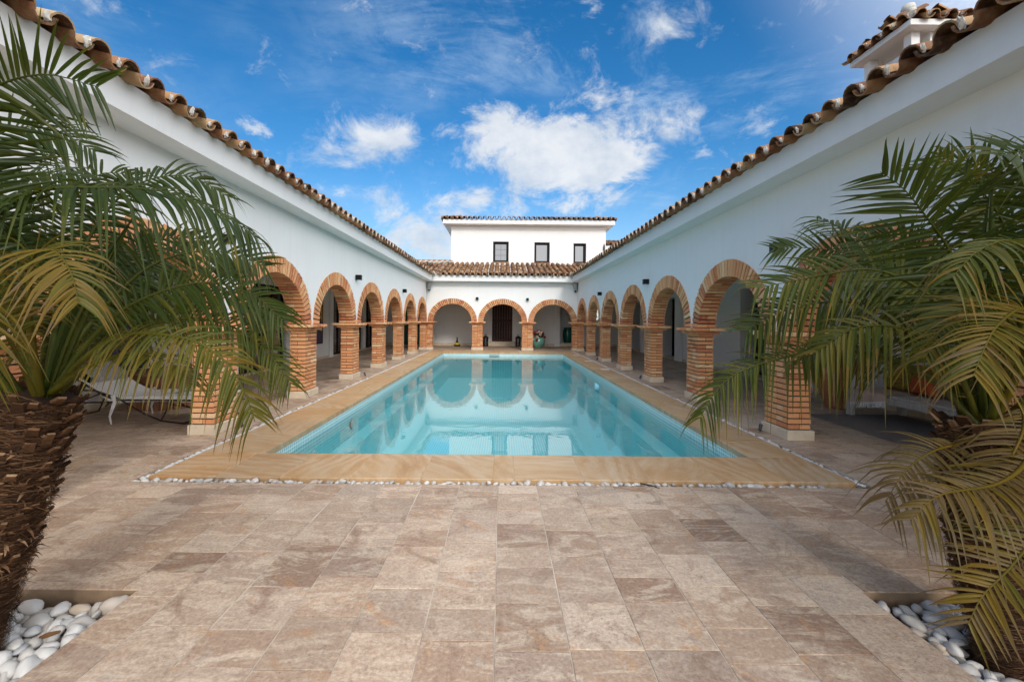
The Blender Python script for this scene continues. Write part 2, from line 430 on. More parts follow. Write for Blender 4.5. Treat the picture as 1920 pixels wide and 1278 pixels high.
# ------------------------------------------------------------------ ground
rs = [(-2500,2500,-2500,2500)]
for h in (TROUGH, PIT_W, PIT_E): rs = subtract(rs, h)
mb = MB()
for x0,x1,y0,y1 in rs: mb.face([(x0,y0,-.03),(x1,y0,-.03),(x1,y1,-.03),(x0,y1,-.03)])
kind(mb.up().build('ground', EARTH), 'structure')
mb = MB(); rs = [(-8,8,-.95,25.2)]
for h in (TROUGH, PIT_W, PIT_E): rs = subtract(rs, h)
for x0,x1,y0,y1 in rs: mb.face([(x0,y0,-.0045),(x1,y0,-.0045),(x1,y1,-.0045),(x0,y1,-.0022)])
kind(mb.up().build('mortar_bed', GROUT), 'structure')

rnd = random.Random(5)
mb = MB(); W = .343; x = -8.0 + .09
while x < 7.9:
    y = -.9 - rnd.random()*.3
    while y < 24.6:
        L = rnd.choice((.225,.225,.34,.34,.34,.455)); t = min(1,max(0,rnd.gauss(.5,.22))); dz = rnd.uniform(-.001,.001)
        pcs = [(x+.0032, x+W-.0032, y+.0022, y+L-.0022)]
        for h in (TROUGH, PIT_W, PIT_E): pcs = subtract(pcs, h)
        for x0,x1,y0,y1 in pcs:
            if x1-x0 < .012 or y1-y0 < .012: continue
            b = .0022; j = lambda: rnd.uniform(-.0020,.0020); jy = lambda: rnd.uniform(-.0006,.0006)
            P = [(x0+j(),y0+jy()),(x1+j(),y0+jy()),(x1+j(),y1+jy()),(x0+j(),y1+jy())]
            cx, cy = (x0+x1)/2, (y0+y1)/2
            top = [(px+(b if px<cx else -b), py+(b if py<cy else -b), dz) for px,py in P]
            bot = [(px,py,-.012) for px,py in P]
            mid = [(px,py,dz-.0012) for px,py in P]
            mb.face(top, t)
            for k in range(4):
                mb.face([mid[k],mid[(k+1)%4],top[(k+1)%4],top[k]], t); mb.face([bot[k],bot[(k+1)%4],mid[(k+1)%4],mid[k]], t)
        y += L
    x += W
kind(mb.build('paving', PAVER), 'structure')

def pit(r, name):
    x0,x1,y0,y1 = r; mb = MB()
    mb.face([(x0,y0,-.15),(x1,y0,-.15),(x1,y1,-.15),(x0,y1,-.15)], m=1)
    for a,b,c,d in ((x0-.02,x1+.02,y1-.001,y1+.03),(x0-.02,x1+.02,y0-.03,y0+.001),(x0-.03,x0+.001,y0,y1),(x1-.001,x1+.03,y0,y1)):
        mb.box(a,b,c,d,-.16,-.007)
    kind(mb.build(name, [PITSTONE, SOIL]), 'structure')
pit(PIT_W, 'planting_pit'); pit(PIT_E, 'planting_pit')
mb = MB(); tr = subtract([TROUGH], (COPE[0]+.02,COPE[1]-.02,COPE[2]+.02,COPE[3]+.02))
for x0,x1,y0,y1 in tr: mb.face([(x0,y0,-.06),(x1,y0,-.06),(x1,y1,-.06),(x0,y1,-.06)])
x0,x1,y0,y1 = TROUGH
for a,b,c,d in ((x0-.02,x1+.02,y0-.03,y0-.001),(x0-.03,x0-.001,y0,y1),(x1+.001,x1+.03,y0,y1)): mb.box(a,b,c,d,-.07,-.006)
kind(mb.build('pebble_trough', GROUT), 'structure')

# ------------------------------------------------------------------ swimming pool
pool = thing('swimming_pool', 'long rectangular turquoise mosaic swimming pool with golden stone edge', 'swimming pool', (0.07, 12.2, 0))
x0,x1,y0,y1 = POOL; D = -1.12; mb = MB()
mb.face([(x0,y0,D),(x1,y0,D),(x1,y1,D),(x0,y1,D)])
for a,b in (((x0,y0),(x1,y0)),((x1,y0),(x1,y1)),((x1,y1),(x0,y1)),((x0,y1),(x0,y0))):
    mb.face([(*a,D),(*b,D),(*b,-.054),(*a,-.054)])
mb.build('basin', MOSAIC, pool)
mb = MB(); zt, zb, q = -.0535, -.26, .006
mb.box(x0-.001,x0+q,y0+q,y1-q,zb,zt); mb.box(x1-q,x1+.001,y0+q,y1-q,zb,zt); mb.box(x0,x1,y0-.001,y0+q,zb,zt); mb.box(x0,x1,y1-q,y1+.001,zb,zt)
mb.build('waterline_band', BAND, pool)
mb = MB()
mb.box(x0-.01,x0+.27,y0+1.25,y1+.01,D-.01,-.55); mb.box(x1-.27,x1+.01,y0+1.25,y1+.01,D-.01,-.55)
mb.build('ledge', MOSAIC, pool)
mb = MB(); mb.box(x0-.01,x1+.01,y0-.01,y0+.75,D-.01,-.36); mb.build('step', MOSAIC, pool)
mb = MB(); mb.box(x0-.01,x1+.01,y0+.751,y0+1.25,D-.01,-.62); mb.build('step', MOSAIC, pool)
mb = MB(); rnd = random.Random(8)
def slab(a,b,c,d): mb.cbox(a+.0012,b-.0012,c+.0012,d-.0012,-.055,.015+rnd.uniform(-.001,.001),.004,rnd.random())
js = [-3.27,-2.66,-2.05,-1.4,-.74,-.07,.13,.78,1.42,2.06,2.70,3.30]
for a,b in zip(js,js[1:]): slab(a,b,COPE[2],POOL[2])
for a,b in zip(js,js[1:]): slab(a,b,POOL[3],COPE[3])
y = POOL[2]
while y < POOL[3]-.05:
    q = min(y+rnd.choice((.6,.62,.9,.45)),POOL[3]); 
    if POOL[3]-q < .2: q = POOL[3]
    slab(COPE[0],POOL[0],y,q); y = q
y = POOL[2]
while y < POOL[3]-.05:
    q = min(y+rnd.choice((.6,.62,.9,.45)),POOL[3]); 
    if POOL[3]-q < .2: q = POOL[3]
    slab(POOL[1],COPE[1],y,q); y = q
mb.build('coping', COPING, pool)
mb = MB(); a,b,c,d = COPE; e = .01
for q in subtract([(a+e,b-e,c+e,d-e)], (POOL[0]-.012,POOL[1]+.012,POOL[2]-.012,POOL[3]+.012)): mb.box(q[0],q[1],q[2],q[3],-.053,.0105)
mb.build('coping_bed', GROUT, pool)
for px,py in ((-2.568,7.6),(-2.568,14.2)):
    mb = MB(); mb.lathe([(.0,.012),(.06,.012),(.075,.0),(.09,.0)], (0,0,0), 20)
    o = mb.build('underwater_light', WHITEPLASTIC); o.rotation_euler = (0,PI/2,0); o.location = (px,py,-.32); adopt(o, pool)
mb = MB(); mb.box(-.55,-.1,19.58,19.5935,-.125,-.10); mb.build('overflow_slot', BLACK, pool)
mb = MB(); nx, ny = 12, 30; e = .0
rows = [[(x0+(x1-x0)*i/nx, y0+(y1-y0)*j/ny, -.15) for i in range(nx+1)] for j in range(ny+1)]
mb.grid(rows, s=True); kind(mb.up().build('pool_water', WATER, None), 'structure')
for k,(px,py,lab) in enumerate(((3.13,18.45,'white skimmer lid in the coping, nearest the entrance arches'),(3.13,15.9,'white skimmer lid in the coping, middle of the three'),(3.12,13.3,'white skimmer lid in the coping, nearest the camera'))):
    mb = MB(); mb.cbox(px-.12,px+.12,py-.12,py+.12,.0145,.022,.003); mb.box(px-.03,px+.03,py-.012,py+.012,.021,.024)
    tag(mb.build('skimmer_lid', WHITEPLASTIC), lab, 'lid', 'skimmer lids along the pool edge')

# ------------------------------------------------------------------ pebbles
def pebble_mesh(seed):
    r = random.Random(seed); mb = MB()
    sx, sy, sz = 1, r.uniform(.55,.85), r.uniform(.36,.62); off = V((seed*3.1, seed*1.7, 0)); rows = []
    for i in range(9):
        ph = PI*i/8
        rows.append([])
        for j in range(14):
            th = 2*PI*j/14
            d = V((math.sin(ph)*math.cos(th), math.sin(ph)*math.sin(th), math.cos(ph)))
            q = 1 + .34*noise.noise(d*1.0+off) + .10*noise.noise(d*2.3+off)
            rows[-1].append((d.x*sx*q, d.y*sy*q, d.z*sz*q))
    mb.grid(rows, s=True, close=True); return mb
PMB = [pebble_mesh(k+1) for k in range(7)]
PME = [q.mesh('pebble', PEBBLE, True) for q in PMB]
def put_pebble(p, r, lab, grp, rr, tilt=.35):
    o = bpy.data.objects.new('pebble', rr.choice(PME)); COL.objects.link(o)
    o.location = p; o.scale = (r, r*rr.uniform(.85,1.1), r*rr.uniform(.85,1.15))
    o.rotation_euler = (rr.uniform(-tilt,tilt), rr.uniform(-tilt,tilt), rr.uniform(0,2*PI))
    tag(o, lab, 'pebble', grp)
def fill_pit(r, trunk, lab, grp, seed, seen):
    rr = random.Random(seed); pts = []
    x0,x1,y0,y1 = r
    for layer, (zz, want, sep) in enumerate(((-.088, 40, .074), (-.055, 50, .070))):
        here = []; tries = 0
        while len(here) < want and tries < 20000:
            tries += 1
            p = V((rr.uniform(*seen[:2]), rr.uniform(*seen[2:]), zz + rr.uniform(-.012,.012)))
            rad = rr.choice((.034,.042,.048,.052,.058,.068))
            if (p.xy - V(trunk)).length < .17: continue
            if abs(p.x) > 1.17*p.y+.03: continue
            if not (x0+.05 < p.x < x1-.05 and y0+.05 < p.y < y1-.05): continue
            if all((p.xy-q.xy).length > sep*(rad+s)/.11 for q,s in here): here.append((p,rad))
        pts += here
    for p, rad in pts: put_pebble(p, rad, lab, grp, rr)
fill_pit(PIT_W, (-2.42,1.95), 'smooth white pebble in the pit around the palm trunk on the left', 'pebbles around the west palm', 3, (-2.75,-1.99,1.55,2.41))
fill_pit(PIT_E, (2.36,2.03), 'smooth white pebble in the pit around the palm trunk on the right', 'pebbles around the east palm', 4, (2.03,2.75,1.55,2.45))
rr = random.Random(21); x = TROUGH[0]+.02
n = 0
while x < TROUGH[1] and n < 118:
    r = rr.choice((.024,.028,.032,.037,.042))
    put_pebble((x, 4.035+rr.uniform(-.022,.022), -.028+r*.35+rr.uniform(0,.014)), r, 'small white pebble in the row along the near edge of the pool', 'pebbles along the near pool edge', rr, .3)
    x += r*rr.uniform(1.15,2.0) + (.05 if rr.random()<.06 else 0); n += 1
mb = MB()
for xs in (-3.32, 3.35):
    y = 4.1
    while y < 20.85:
        r = rr.choice((.022,.027,.032,.037)); 
        M = Matrix.Translation((xs+rr.uniform(-.022,.022), y, -.03+r*.4+rr.uniform(0,.012))) @ Matrix.Rotation(rr.uniform(0,6.28),4,'Z') @ Matrix.Diagonal((r,r,r*1.05,1))
        mb.add(rr.choice(PMB), M); y += r*rr.uniform(.7,1.25)
o = mb.build('pebble_strip', PEBBLE); kind(o, 'stuff')
o['label'] = 'thin white line of small pebbles beside both long sides of the pool'; o['category'] = 'pebbles'

# ------------------------------------------------------------------ brick pillars and arches (shared meshes)
def pillar_mesh(seed):
    r = random.Random(seed); mb = MB(); h = .0711; la, lb = .52, .285
    z = .128
    mb.box(-la/2+.014, la/2-.014, -lb/2+.014, lb/2-.014, .11, 1.27, 0, 1)
    for k in range(16):
        z0, z1 = z+.011, z+h-.004
        def br(a0,a1,b0,b1):
            j = lambda q=.003: r.uniform(-q,q)
            t = min(1,max(0,r.gauss(.52,.26)))
            mb.cbox(a0+.004+j(.002)*0, a1-.004, b0+.0, b1, z0+j(.0015), z1+j(.0015), .004, t)
        if k % 2:
            w = la/4
            for i in range(4): 
                e = r.uniform(-.004,.002); br(-la/2+i*w, -la/2+(i+1)*w, -lb/2-e, lb/2+e)
        else:
            for i in range(2):
                for q in range(2):
                    e = r.uniform(-.004,.002)
                    b0, b1 = (-lb/2-e, -.004) if q == 0 else (.004, lb/2+e)
                    e2 = r.uniform(-.003,.003)
                    br(-la/2+i*la/2 - (e2 if i==0 else 0), -la/2+(i+1)*la/2 + (e2 if i else 0), b0, b1)
        z += h
    return mb.mesh('pillar', [BRICK, JOINT])
def capital_mesh(seed):
    r = random.Random(seed); mb = MB()
    for (ea, eb, z0, z1, n) in ((.075,.075,1.262,1.308,4),(.145,.15,1.315,1.370,5)):
        a0, b0 = .26+ea, .1425+eb
        mb.box(-a0+.012,a0-.012,-b0+.012,b0-.012,z0+.006,z1-.004,0,1)
        for i in range(n):
            for q in (0,1):
                u0, u1 = -a0+2*a0*i/n, -a0+2*a0*(i+1)/n; e = r.uniform(-.003,.004)
                mb.cbox(u0+.002,u1-.002,(-b0-e) if q==0 else .002,-.002 if q==0 else b0+e,z0+r.uniform(-.002,.002),z1+r.uniform(-.0015,.0015),.005,min(1,max(0,r.gauss(.45,.25))))
    mb.box(-.27,.27,-.155,.155,1.306,1.318,0,1)
    return mb.mesh('capital', [BRICK, JOINT])
def plinth_mesh():
    mb = MB(); mb.cbox(-.2875,.2875,-.1725,.1725,0.0,.128,.006,.5); return mb.mesh('plinth', STONE)
def arch_mesh(rx, ry, n, seed, T=.262, dp=.33):
    r = random.Random(seed); mb = MB()
    def pt(th, off):
        nx, nz = math.cos(th)/rx, math.sin(th)/ry; L = math.hypot(nx,nz)
        return V((rx*math.cos(th)+nx/L*off, 0, ry*math.sin(th)+nz/L*off))
    K = 48
    for (o0,o1,b) in ((.013,T-.008,dp/2-.013),):
        rows = []
        for i in range(K+1):
            th = PI*i/K; a, c = pt(th,o0), pt(th,o1)
            rows.append([a+V((0,-b,0)), c+V((0,-b,0)), c+V((0,b,0)), a+V((0,b,0))])
        mb.grid(rows, 0, 1, False, close=True)
    # equal arc length
    ths = [PI*i/400 for i in range(401)]; acc = [0]
    for a,b in zip(ths,ths[1:]): acc.append(acc[-1]+(pt(b,0)-pt(a,0)).length)
    def at(s):
        s *= acc[-1]
        for i in range(400):
            if acc[i+1] >= s: return ths[i]+(ths[i+1]-ths[i])*(s-acc[i])/(acc[i+1]-acc[i])
        return PI
    def wedge(t0,t1,o0,o1,b0,b1,t):
        mn = (pt(t0,0)-pt(t1,0)).length; g = .0115/mn*(t1-t0)
        A,B = t0+g, t1-g
        q = [pt(A,o0),pt(B,o0),pt(B,o1),pt(A,o1)]
        f = [p+V((0,b0,0)) for p in q]; k = [p+V((0,b1,0)) for p in q]
        mb.face(f,t); mb.face(k,t)
        for i in range(4): mb.face([f[i],f[(i+1)%4],k[(i+1)%4],k[i]],t)
    for i in range(n):
        t0, t1 = at(i/n), at((i+1)/n); e = r.uniform(-.004,.005); f = r.uniform(-.004,.008)
        t = lambda: min(1,max(0,r.gauss(.48,.32)))
        if i % 2: wedge(t0,t1,-.002+e*.3,T+f,-dp/2-e,dp/2+e,t())
        else:
            h = T*r.choice((.5,.5,.36,.62))
            if r.random() < .55:
                wedge(t0,t1,-.002,h-.004,-dp/2-e,0-.004,t()); wedge(t0,t1,h+.004,T+f,-dp/2-e,-.004,t())
            else: wedge(t0,t1,-.002,T+f,-dp/2-e,-.004,t())
            wedge(t0,t1,-.002,T+f,.004,dp/2+e,t())
    return mb.mesh('arch', [BRICK, JOINT])
PIL = [pillar_mesh(k) for k in (1,2,3,4)]; CAPM = [capital_mesh(k) for k in (1,2,3)]; PLI = plinth_mesh()
ARW = [arch_mesh(.985,.855,37,k) for k in (1,2,3)]; ARF = [arch_mesh(.925,.855,36,k+9) for k in (1,2,3)]
def put_pillar(root, x, y, rz, i):
    o = bpy.data.objects.new('pillar', PIL[i%4]); COL.objects.link(o); o.location = (x,y,0); o.rotation_euler = (0,0,rz+(PI if i%3==1 else 0)); adopt(o, root)
    for nm, me in (('plinth', PLI), ('capital', CAPM[i%3])):
        q = bpy.data.objects.new(nm, me); COL.objects.link(q); q.location = (x,y,0); q.rotation_euler = (0,0,rz); adopt(q, o)
def put_arch(root, x, y, rz, i, lib):
    o = bpy.data.objects.new('brick_arch', lib[i%3]); COL.objects.link(o); o.location = (x,y,CAP); o.rotation_euler = (0,0,rz); adopt(o, root)

def arcade_wall(mb, mp, a0, a1, cs, rx, ry, ztop, b0, b1):
    s = {a0, a1}
    for c in cs:
        for k in range(33): s.add(round(c+rx*math.cos(PI*k/32), 5))
    s = sorted(q for q in s if a0 <= q <= a1)
    def low(a, side):
        for c in cs:
            if abs(a-c) < rx-1e-6: return CAP+ry*math.sqrt(max(0,1-((a-c)/rx)**2))
        return CAP
    for u,w in zip(s,s[1:]):
        zu, zw = low(u,1), low(w,-1)
        for b in (b0,b1): mb.face([mp(u,b,zu),mp(w,b,zw),mp(w,b,ztop),mp(u,b,ztop)])
        mb.face([mp(u,b0,zu),mp(w,b0,zw),mp(w,b1,zw),mp(u,b1,zu)])
    for a in (a0,a1): mb.face([mp(a,b0,CAP),mp(a,b1,CAP),mp(a,b1,ztop),mp(a,b0,ztop)])

# ------------------------------------------------------------------ barrel-tile roofs
def tile_roof(mb, eave, up, across, count, pitch, rows, start=lambda i: 0.0, stop=None, full=3, seed=1, lime=True, step=.335, mbl=None, rs=1.0):
    """eave: first column centre at the eave; up: unit vector up the slope; across: unit vector along the eave"""
    r = random.Random(seed); up = V(up).normalized(); ac = V(across).normalized(); nm = ac.cross(up)
    if nm.z < 0: nm = -nm
    E = V(eave)
    def barrel(c, L, r0, r1, inv, t, thick, nseg=7):
        rows_o = []; rows_i = []
        for f, rad in ((0,r0),(1,r1)):
            a = []; b = []
            for k in range(nseg+1):
                th = PI*k/nseg
                q = ac*math.cos(th) + nm*(math.sin(th)*(-1 if inv else 1))
                a.append(c+up*(L*f)+q*rad*rs); b.append(c+up*(L*f)+q*(rad-.014)*rs)
            rows_o.append(a); rows_i.append(b)
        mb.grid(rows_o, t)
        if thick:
            mb.grid(rows_i, t*.22)  # inside of the barrel tinted darker, painting the shade of the hollow
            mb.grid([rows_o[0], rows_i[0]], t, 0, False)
            for k in (0,-1): mb.face([rows_o[0][k],rows_i[0][k],rows_i[1][k],rows_o[1][k]], t)
    for i in range(count):
        s0 = start(i)
        lim = stop(i) if stop else 1e9
        for j in range(rows):
            d = s0 + j*step
            if d > lim: break
            jj = V((r.uniform(-.006,.006), r.uniform(-.006,.006), r.uniform(-.004,.004)))
            base = E + ac*(i*pitch) + up*(d - (r.uniform(0,.02) if j==0 else 0)) + nm*(.004*1.0) + jj
            tt = lambda: min(1,max(0,r.gauss(.55,.25)))
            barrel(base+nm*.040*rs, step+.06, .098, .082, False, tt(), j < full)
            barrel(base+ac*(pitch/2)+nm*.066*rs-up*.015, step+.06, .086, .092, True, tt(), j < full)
            if j == 0 and lime:
                for sg in (-1,1):
                    big = r.uniform(.7,1.25)*(1.0 if sg < 0 else .5)*rs
                    c = base + (ac*(sg*.094) + nm*(.056+r.uniform(-.006,.006)))*rs + up*.020
                    rows_ = []
                    for a in range(6):
                        ph = PI*a/5; rows_.append([])
                        for b in range(8):
                            th = 2*PI*b/8; d3 = V((math.sin(ph)*math.cos(th), math.sin(ph)*math.sin(th), math.cos(ph)))
                            q = 1+.75*noise.noise(d3*2.1+c*5)
                            pp = d3*q; lean = .35*sg
                            rows_[-1].append(c + (ac*(pp.x*.019+pp.z*.014*lean) + up*pp.y*.022 + nm*(pp.z*.043))*big)
                    mb.grid(rows_, 0, 1, False, close=True)

def glazed_door(root, mp, a0, a1, z0, z1, b, cols=2, rows=4, fr=.07, thin=.018):
    """black framed glass door in plane b; mp(a,b,z)->world; b grows away from the viewer"""
    mb = MB()
    def bx(u0,u1,w0,w1,d0,d1,mm=mb):
        P = [V(mp(u,q,w)) for u in (u0,u1) for q in (d0,d1) for w in (w0,w1)]
        c = sum(P,V())/8; mm.obox(c, (V(mp(u1,d0,w0))-V(mp(u0,d0,w0)))/2, (V(mp(u0,d1,w0))-V(mp(u0,d0,w0)))/2, (V(mp(u0,d0,w1))-V(mp(u0,d0,w0)))/2)
    bx(a0,a0+fr,z0,z1,b-.03,b+.04); bx(a1-fr,a1,z0,z1,b-.03,b+.04); bx(a0+fr,a1-fr,z1-fr,z1,b-.03,b+.04); bx(a0+fr,a1-fr,z0,z0+fr*1.4,b-.03,b+.04)
    w = (a1-a0-2*fr)/cols
    for i in range(1,cols): bx(a0+fr+w*i-fr*.45,a0+fr+w*i+fr*.45,z0+fr,z1-fr,b-.028,b+.038)
    hz = (z1-z0-2.4*fr)/rows
    for i in range(1,rows): bx(a0+fr,a1-fr,z0+1.4*fr+hz*i-thin/2,z0+1.4*fr+hz*i+thin/2,b-.012,b+.02)
    for i in range(cols):
        q = a0+fr+w*(i+.5); bx(q-thin/2,q+thin/2,z0+fr,z1-fr,b-.011,b+.019)
    d = mb.build('glazed_door', BLACK, root)
    mg = MB(); bx(a0+fr*.5,a1-fr*.5,z0+fr*.5,z1-fr*.5,b+.003,b+.009,mg); mg.build('pane', GLASS, d)
    mh = MB(); q = (a0+a1)/2 + .04
    bx(q,q+.02,z0+.95,z0+1.15,b-.07,b-.05,mh); bx(q,q+.02,z0+.97,z0+.99,b-.05,b-.028,mh); bx(q,q+.02,z0+1.11,z0+1.13,b-.05,b-.028,mh)
    mh.build('handle', ANTH, d)

# ------------------------------------------------------------------ the two long wings
def wing(s, label):
    X0 = 6.5 if s < 0 else 6.65
    root = thing('house_wing', label, 'building', (s*9, 10.5, 0))
    mp = lambda a,b,z: (s*b, a, z)
    cs = [PY0+BAY*(k+.5) for k in range(-3,6)]
    mb = MB(); arcade_wall(mb, mp, -.9, FY0-.002, cs, 1.235, 1.105, EAVE_LO+.02, WF, WB); mb.build('arcade_wall', PLASTER, root)
    for i,k in enumerate(range(-2,7)): put_pillar(root, s*(WF+.155), PY0+BAY*k, PI/2, i+(2 if s>0 else 0))
    for i,c in enumerate(cs):
        if c > -.5: put_arch(root, s*(WF+.15), c, PI/2, i+(1 if s>0 else 0), ARW)
    mb = MB(); q = sorted((s*3.32, s*4.3)); mb.box(q[0],q[1],-.9,FY0+.01,EAVE_LO,EAVE_HI); mb.build('eave', PLASTER, root)
    # ceiling and back wall of the walkway
    q = sorted((s*3.90,s*12)); mb = MB(); mb.box(q[0],q[1],-.9,25.0,2.95,3.28-.002); mb.build('walkway_ceiling', PLASTER, root)
    mb = MB()
    if s < 0: ops = [(10.9,13.3,2.4),(16.9,18.6,2.4),(19.3,20.6,2.4),(21.05,22.3,2.4)]; dep = .12
    else: ops = [(10.5,12.3,2.4),(16.7,18.3,2.4),(20.9,22.5,2.4)]; dep = .45
    y = -.9
    def wbox(y0,y1,z0,z1,d=.6):
        q = sorted((s*X0, s*(X0+d))); mb.box(q[0],q[1],y0,y1,z0,z1)
    for a,b,zt in ops: wbox(y,a,0,2.95); wbox(a,b,zt,2.95); y = b
    wbox(y,24.6,0,2.95)
    q = sorted((s*(X0+.6), s*12)); mb.box(q[0],q[1],-.9,24.6,0,2.95)
    mb.build('walkway_wall', PLASTER, root)
    y = -.9
    for a,b,zt in ops+[(24.6,24.6,0)]:
        q = sorted((s*(X0-.014), s*(X0+.01)))
        if a-y > .1:
            mb = MB(); mb.box(q[0],q[1],y,a-.01,0.0,.09,.4); mb.build('skirting', STONE, root)
        y = b+.01
    for i,(a,b,zt) in enumerate(ops):
        glazed_door(root, mp, a, b, .02, zt, X0+dep, 2 if b-a > 1 else 1, 4)
        mb = MB(); q = sorted((s*(X0-.005), s*(X0+dep))); mb.box(q[0],q[1],a,b,0.002,.05); mb.build('door_sill', STONE, root)
    if s > 0:
        for a,b in ((16.2,16.69),(20.4,20.89),(9.9,10.49)):
            mb = MB(); mb.box(X0-.11,X0+.01,a,b,0.003,2.95); mb.build('pilaster', PLASTER, root)
    else:
        mb = MB(); mb.box(-X0-.01,-X0+.05,16.55,16.89,.003,2.95); mb.build('pilaster', PLASTER, root)
        mb = MB(); mb.cbox(-X0,-X0+.012,16.2,16.28,1.13,1.25,.003); mb.build('light_switch', ANTH, root)
    # roof
    mb = MB(); up = V((s*SLOPE.x,0,SLOPE.z))
    e = V((s*3.36,0,EAVE_HI+.004)); L = 5.1; f = e+up*L
    def pl(p, yy): return (p.x, yy, p.z)
    for o in (0,-.09):
        mb.face([(e.x,-.9,e.z+o),(e.x,20.9,e.z+o),(f.x,25.4,f.z+o),(f.x,-.9,f.z+o)])
    g = V((f.x+s*4, 0, f.z-1.0)); mb.face([(f.x,-.9,f.z),(f.x,25.4,f.z),(g.x,25.4,g.z),(g.x,-.9,g.z)])
    mb.face([(s*3.4,-.9,3.3),(s*12,-.9,3.3),(g.x,-.9,g.z),(f.x,-.9,f.z),(e.x,-.9,e.z)]); mb.face([(s*12,-.9,2.9),(s*12,25.4,2.9),(g.x,25.4,g.z),(g.x,-.9,g.z)])
    roof = mb.build('roof', PLASTER, root)
    mb = MB(); ml = MB(); pitch = .285; n = int((20.75+.9)/pitch)
    tile_roof(mb, (s*3.19,-.82,EAVE_HI-.035), up, (0,1,0), n, pitch, 15, seed=3+s, full=2, mbl=ml)
    # beyond the corner the columns start at the valley
    tile_roof(mb, (s*3.19,-.82+n*pitch,EAVE_HI-.035), up, (0,1,0), 14, pitch, 15, start=lambda i: .35+i*pitch, seed=30+s, full=1, lime=False, stop=lambda i: 5.0)
    mb.build('roof_tiles', [TILE, LIME], roof)
    return root, roof
west, west_roof = wing(-1, 'long white wing on the left behind the palm, lit by the sun')
east, east_roof = wing(1, 'long white wing on the right, in shade, with a tiled chimney on its roof')

# chimney on the east roof
cx0,cx1,cy0,cy1 = 4.33,4.62,4.69,5.30
mb = MB()
for a,b,c,d in ((cx0,cx0+.09,cy0,cy0+.09),(cx1-.09,cx1,cy0,cy0+.09),(cx0,cx0+.09,cy1-.09,cy1),(cx1-.09,cx1,cy1-.09,cy1)): mb.box(a,b,c,d,3.6,4.61)
mb.box(cx0+.012,cx1-.012,cy0+.012,cy1-.012,3.6,4.42)
mb.box(cx0+.06,cx1-.06,cy0+.06,cy1-.06,4.42,4.425,0,1)
ch = mb.build('chimney', [PLASTER, DARKROOM], east_roof)
mb = MB(); mb.box(cx0-.002,cx0+.01,cy0+.09,cy1-.09,4.37,4.42); mb.box(cx0-.002,cx0+.02,cy0+.13,cy1-.13,4.08,4.35)
mb.build('panel', WHITEPLASTIC, ch)
kx0,kx1,ky0,ky1 = 4.20,4.74,4.56,5.40; kz = 4.60
mb = MB(); mb.box(kx0+.02,kx1-.02,ky0+.02,ky1-.02,kz,kz+.06)
cap = mb.build('cap_slab', PLASTER, ch)
mb = MB(); ml = MB(); mx, my = (kx0+kx1)/2, (ky0+ky1)/2; pt = .165
def small_tiles(e, up, ac, n, half, lim):
    tile_roof(mb, e, up, ac, n, pt, 3, start=lambda i: 0, stop=lim, full=3, seed=n+int(e[0]*10), mbl=ml, step=.22, rs=.56)
rise = .36
lim = lambda n, L: (lambda i: L*max(0, 1-abs(i+.5-n/2)/(n/2))*.9+.02)
small_tiles((kx0,ky0+.08,kz+.06),(.32,0,.17),(0,1,0),5,0,lim(5,.36)); small_tiles((kx1,ky0+.08,kz+.06),(-.32,0,.17),(0,1,0),5,0,lim(5,.36))
small_tiles((kx0+.08,ky0,kz+.06),(0,.42,.22),(1,0,0),4,0,lim(4,.42)); small_tiles((kx0+.08,ky1,kz+.06),(0,-.42,.22),(1,0,0),4,0,lim(4,.42))
mb.build('cap_tiles', [TILE, LIME], ch)
for a,b in (((kx0+.02,ky0+.02),1),((kx1-.02,ky0+.02),1),((kx0+.02,ky1-.02),1),((kx1-.02,ky1-.02),1)):
    p0 = V((a[0],a[1],kz+.10)); p1 = V((mx,my+(.1 if a[1]>my else -.1),kz+.29)); ml.tube([p0,p0.lerp(p1,.5)+V((0,0,.01)),p1],[.036,.036,.036],8)
ml.lathe([(.0,-.04),(.032,-.025),(.04,0),(.032,.027),(0,.038)],(kx0+.07,ky0+.06,kz+.165),10); ml.tube([(mx,my-.12,kz+.30),(mx,my+.12,kz+.30)],.06,10); ml.lathe([(.0,-.06),(.055,-.03),(.07,0),(.055,.05),(0,.07)],(mx,my-.10,kz+.36),12)
ml.build('cap_mortar', LIME, ch)
mb = MB(); mb.face([(kx0+.02,ky0+.02,kz+.062),(kx1-.02,ky0+.02,kz+.062),(mx,my,kz+.27)]); mb.face([(kx1-.02,ky0+.02,kz+.062),(kx1-.02,ky1-.02,kz+.062),(mx,my,kz+.27)])
mb.face([(kx1-.02,ky1-.02,kz+.062),(kx0+.02,ky1-.02,kz+.062),(mx,my,kz+.27)]); mb.face([(kx0+.02,ky1-.02,kz+.062),(kx0+.02,ky0+.02,kz+.062),(mx,my,kz+.27)])
mb.build('cap_bed', TILE, ch)

# ------------------------------------------------------------------ entrance wing at the far end
ent = thing('house_wing', 'low white entrance wing across the far end with three brick arches', 'building', (0, 22.8, 0))
mp = lambda a,b,z: (a,b,z)
cs = [FX0+FBAY*(k+.5) for k in range(3)]
mb = MB(); arcade_wall(mb, mp, -WF+.003, WF-.003, cs, 1.178, 1.105, EAVE_LO+.02, FY0, FY1); mb.build('arcade_wall', PLASTER, ent)
for k in range(4): put_pillar(ent, FX0+FBAY*k, FY0+.14, 0, k+1)
for k,c in enumerate(cs): put_arch(ent, c, FY0+.15, 0, k, ARF)
mb = MB(); mb.box(-3.318,3.318,20.80,FY0+.02,EAVE_LO+.003,EAVE_HI-.002); mb.build('eave', PLASTER, ent)
mb = MB(); mb.box(-3.89,3.89,FY0+.2,25.0,2.952,3.27); mb.build('walkway_ceiling', PLASTER, ent)
BW = 24.6
mb = MB()
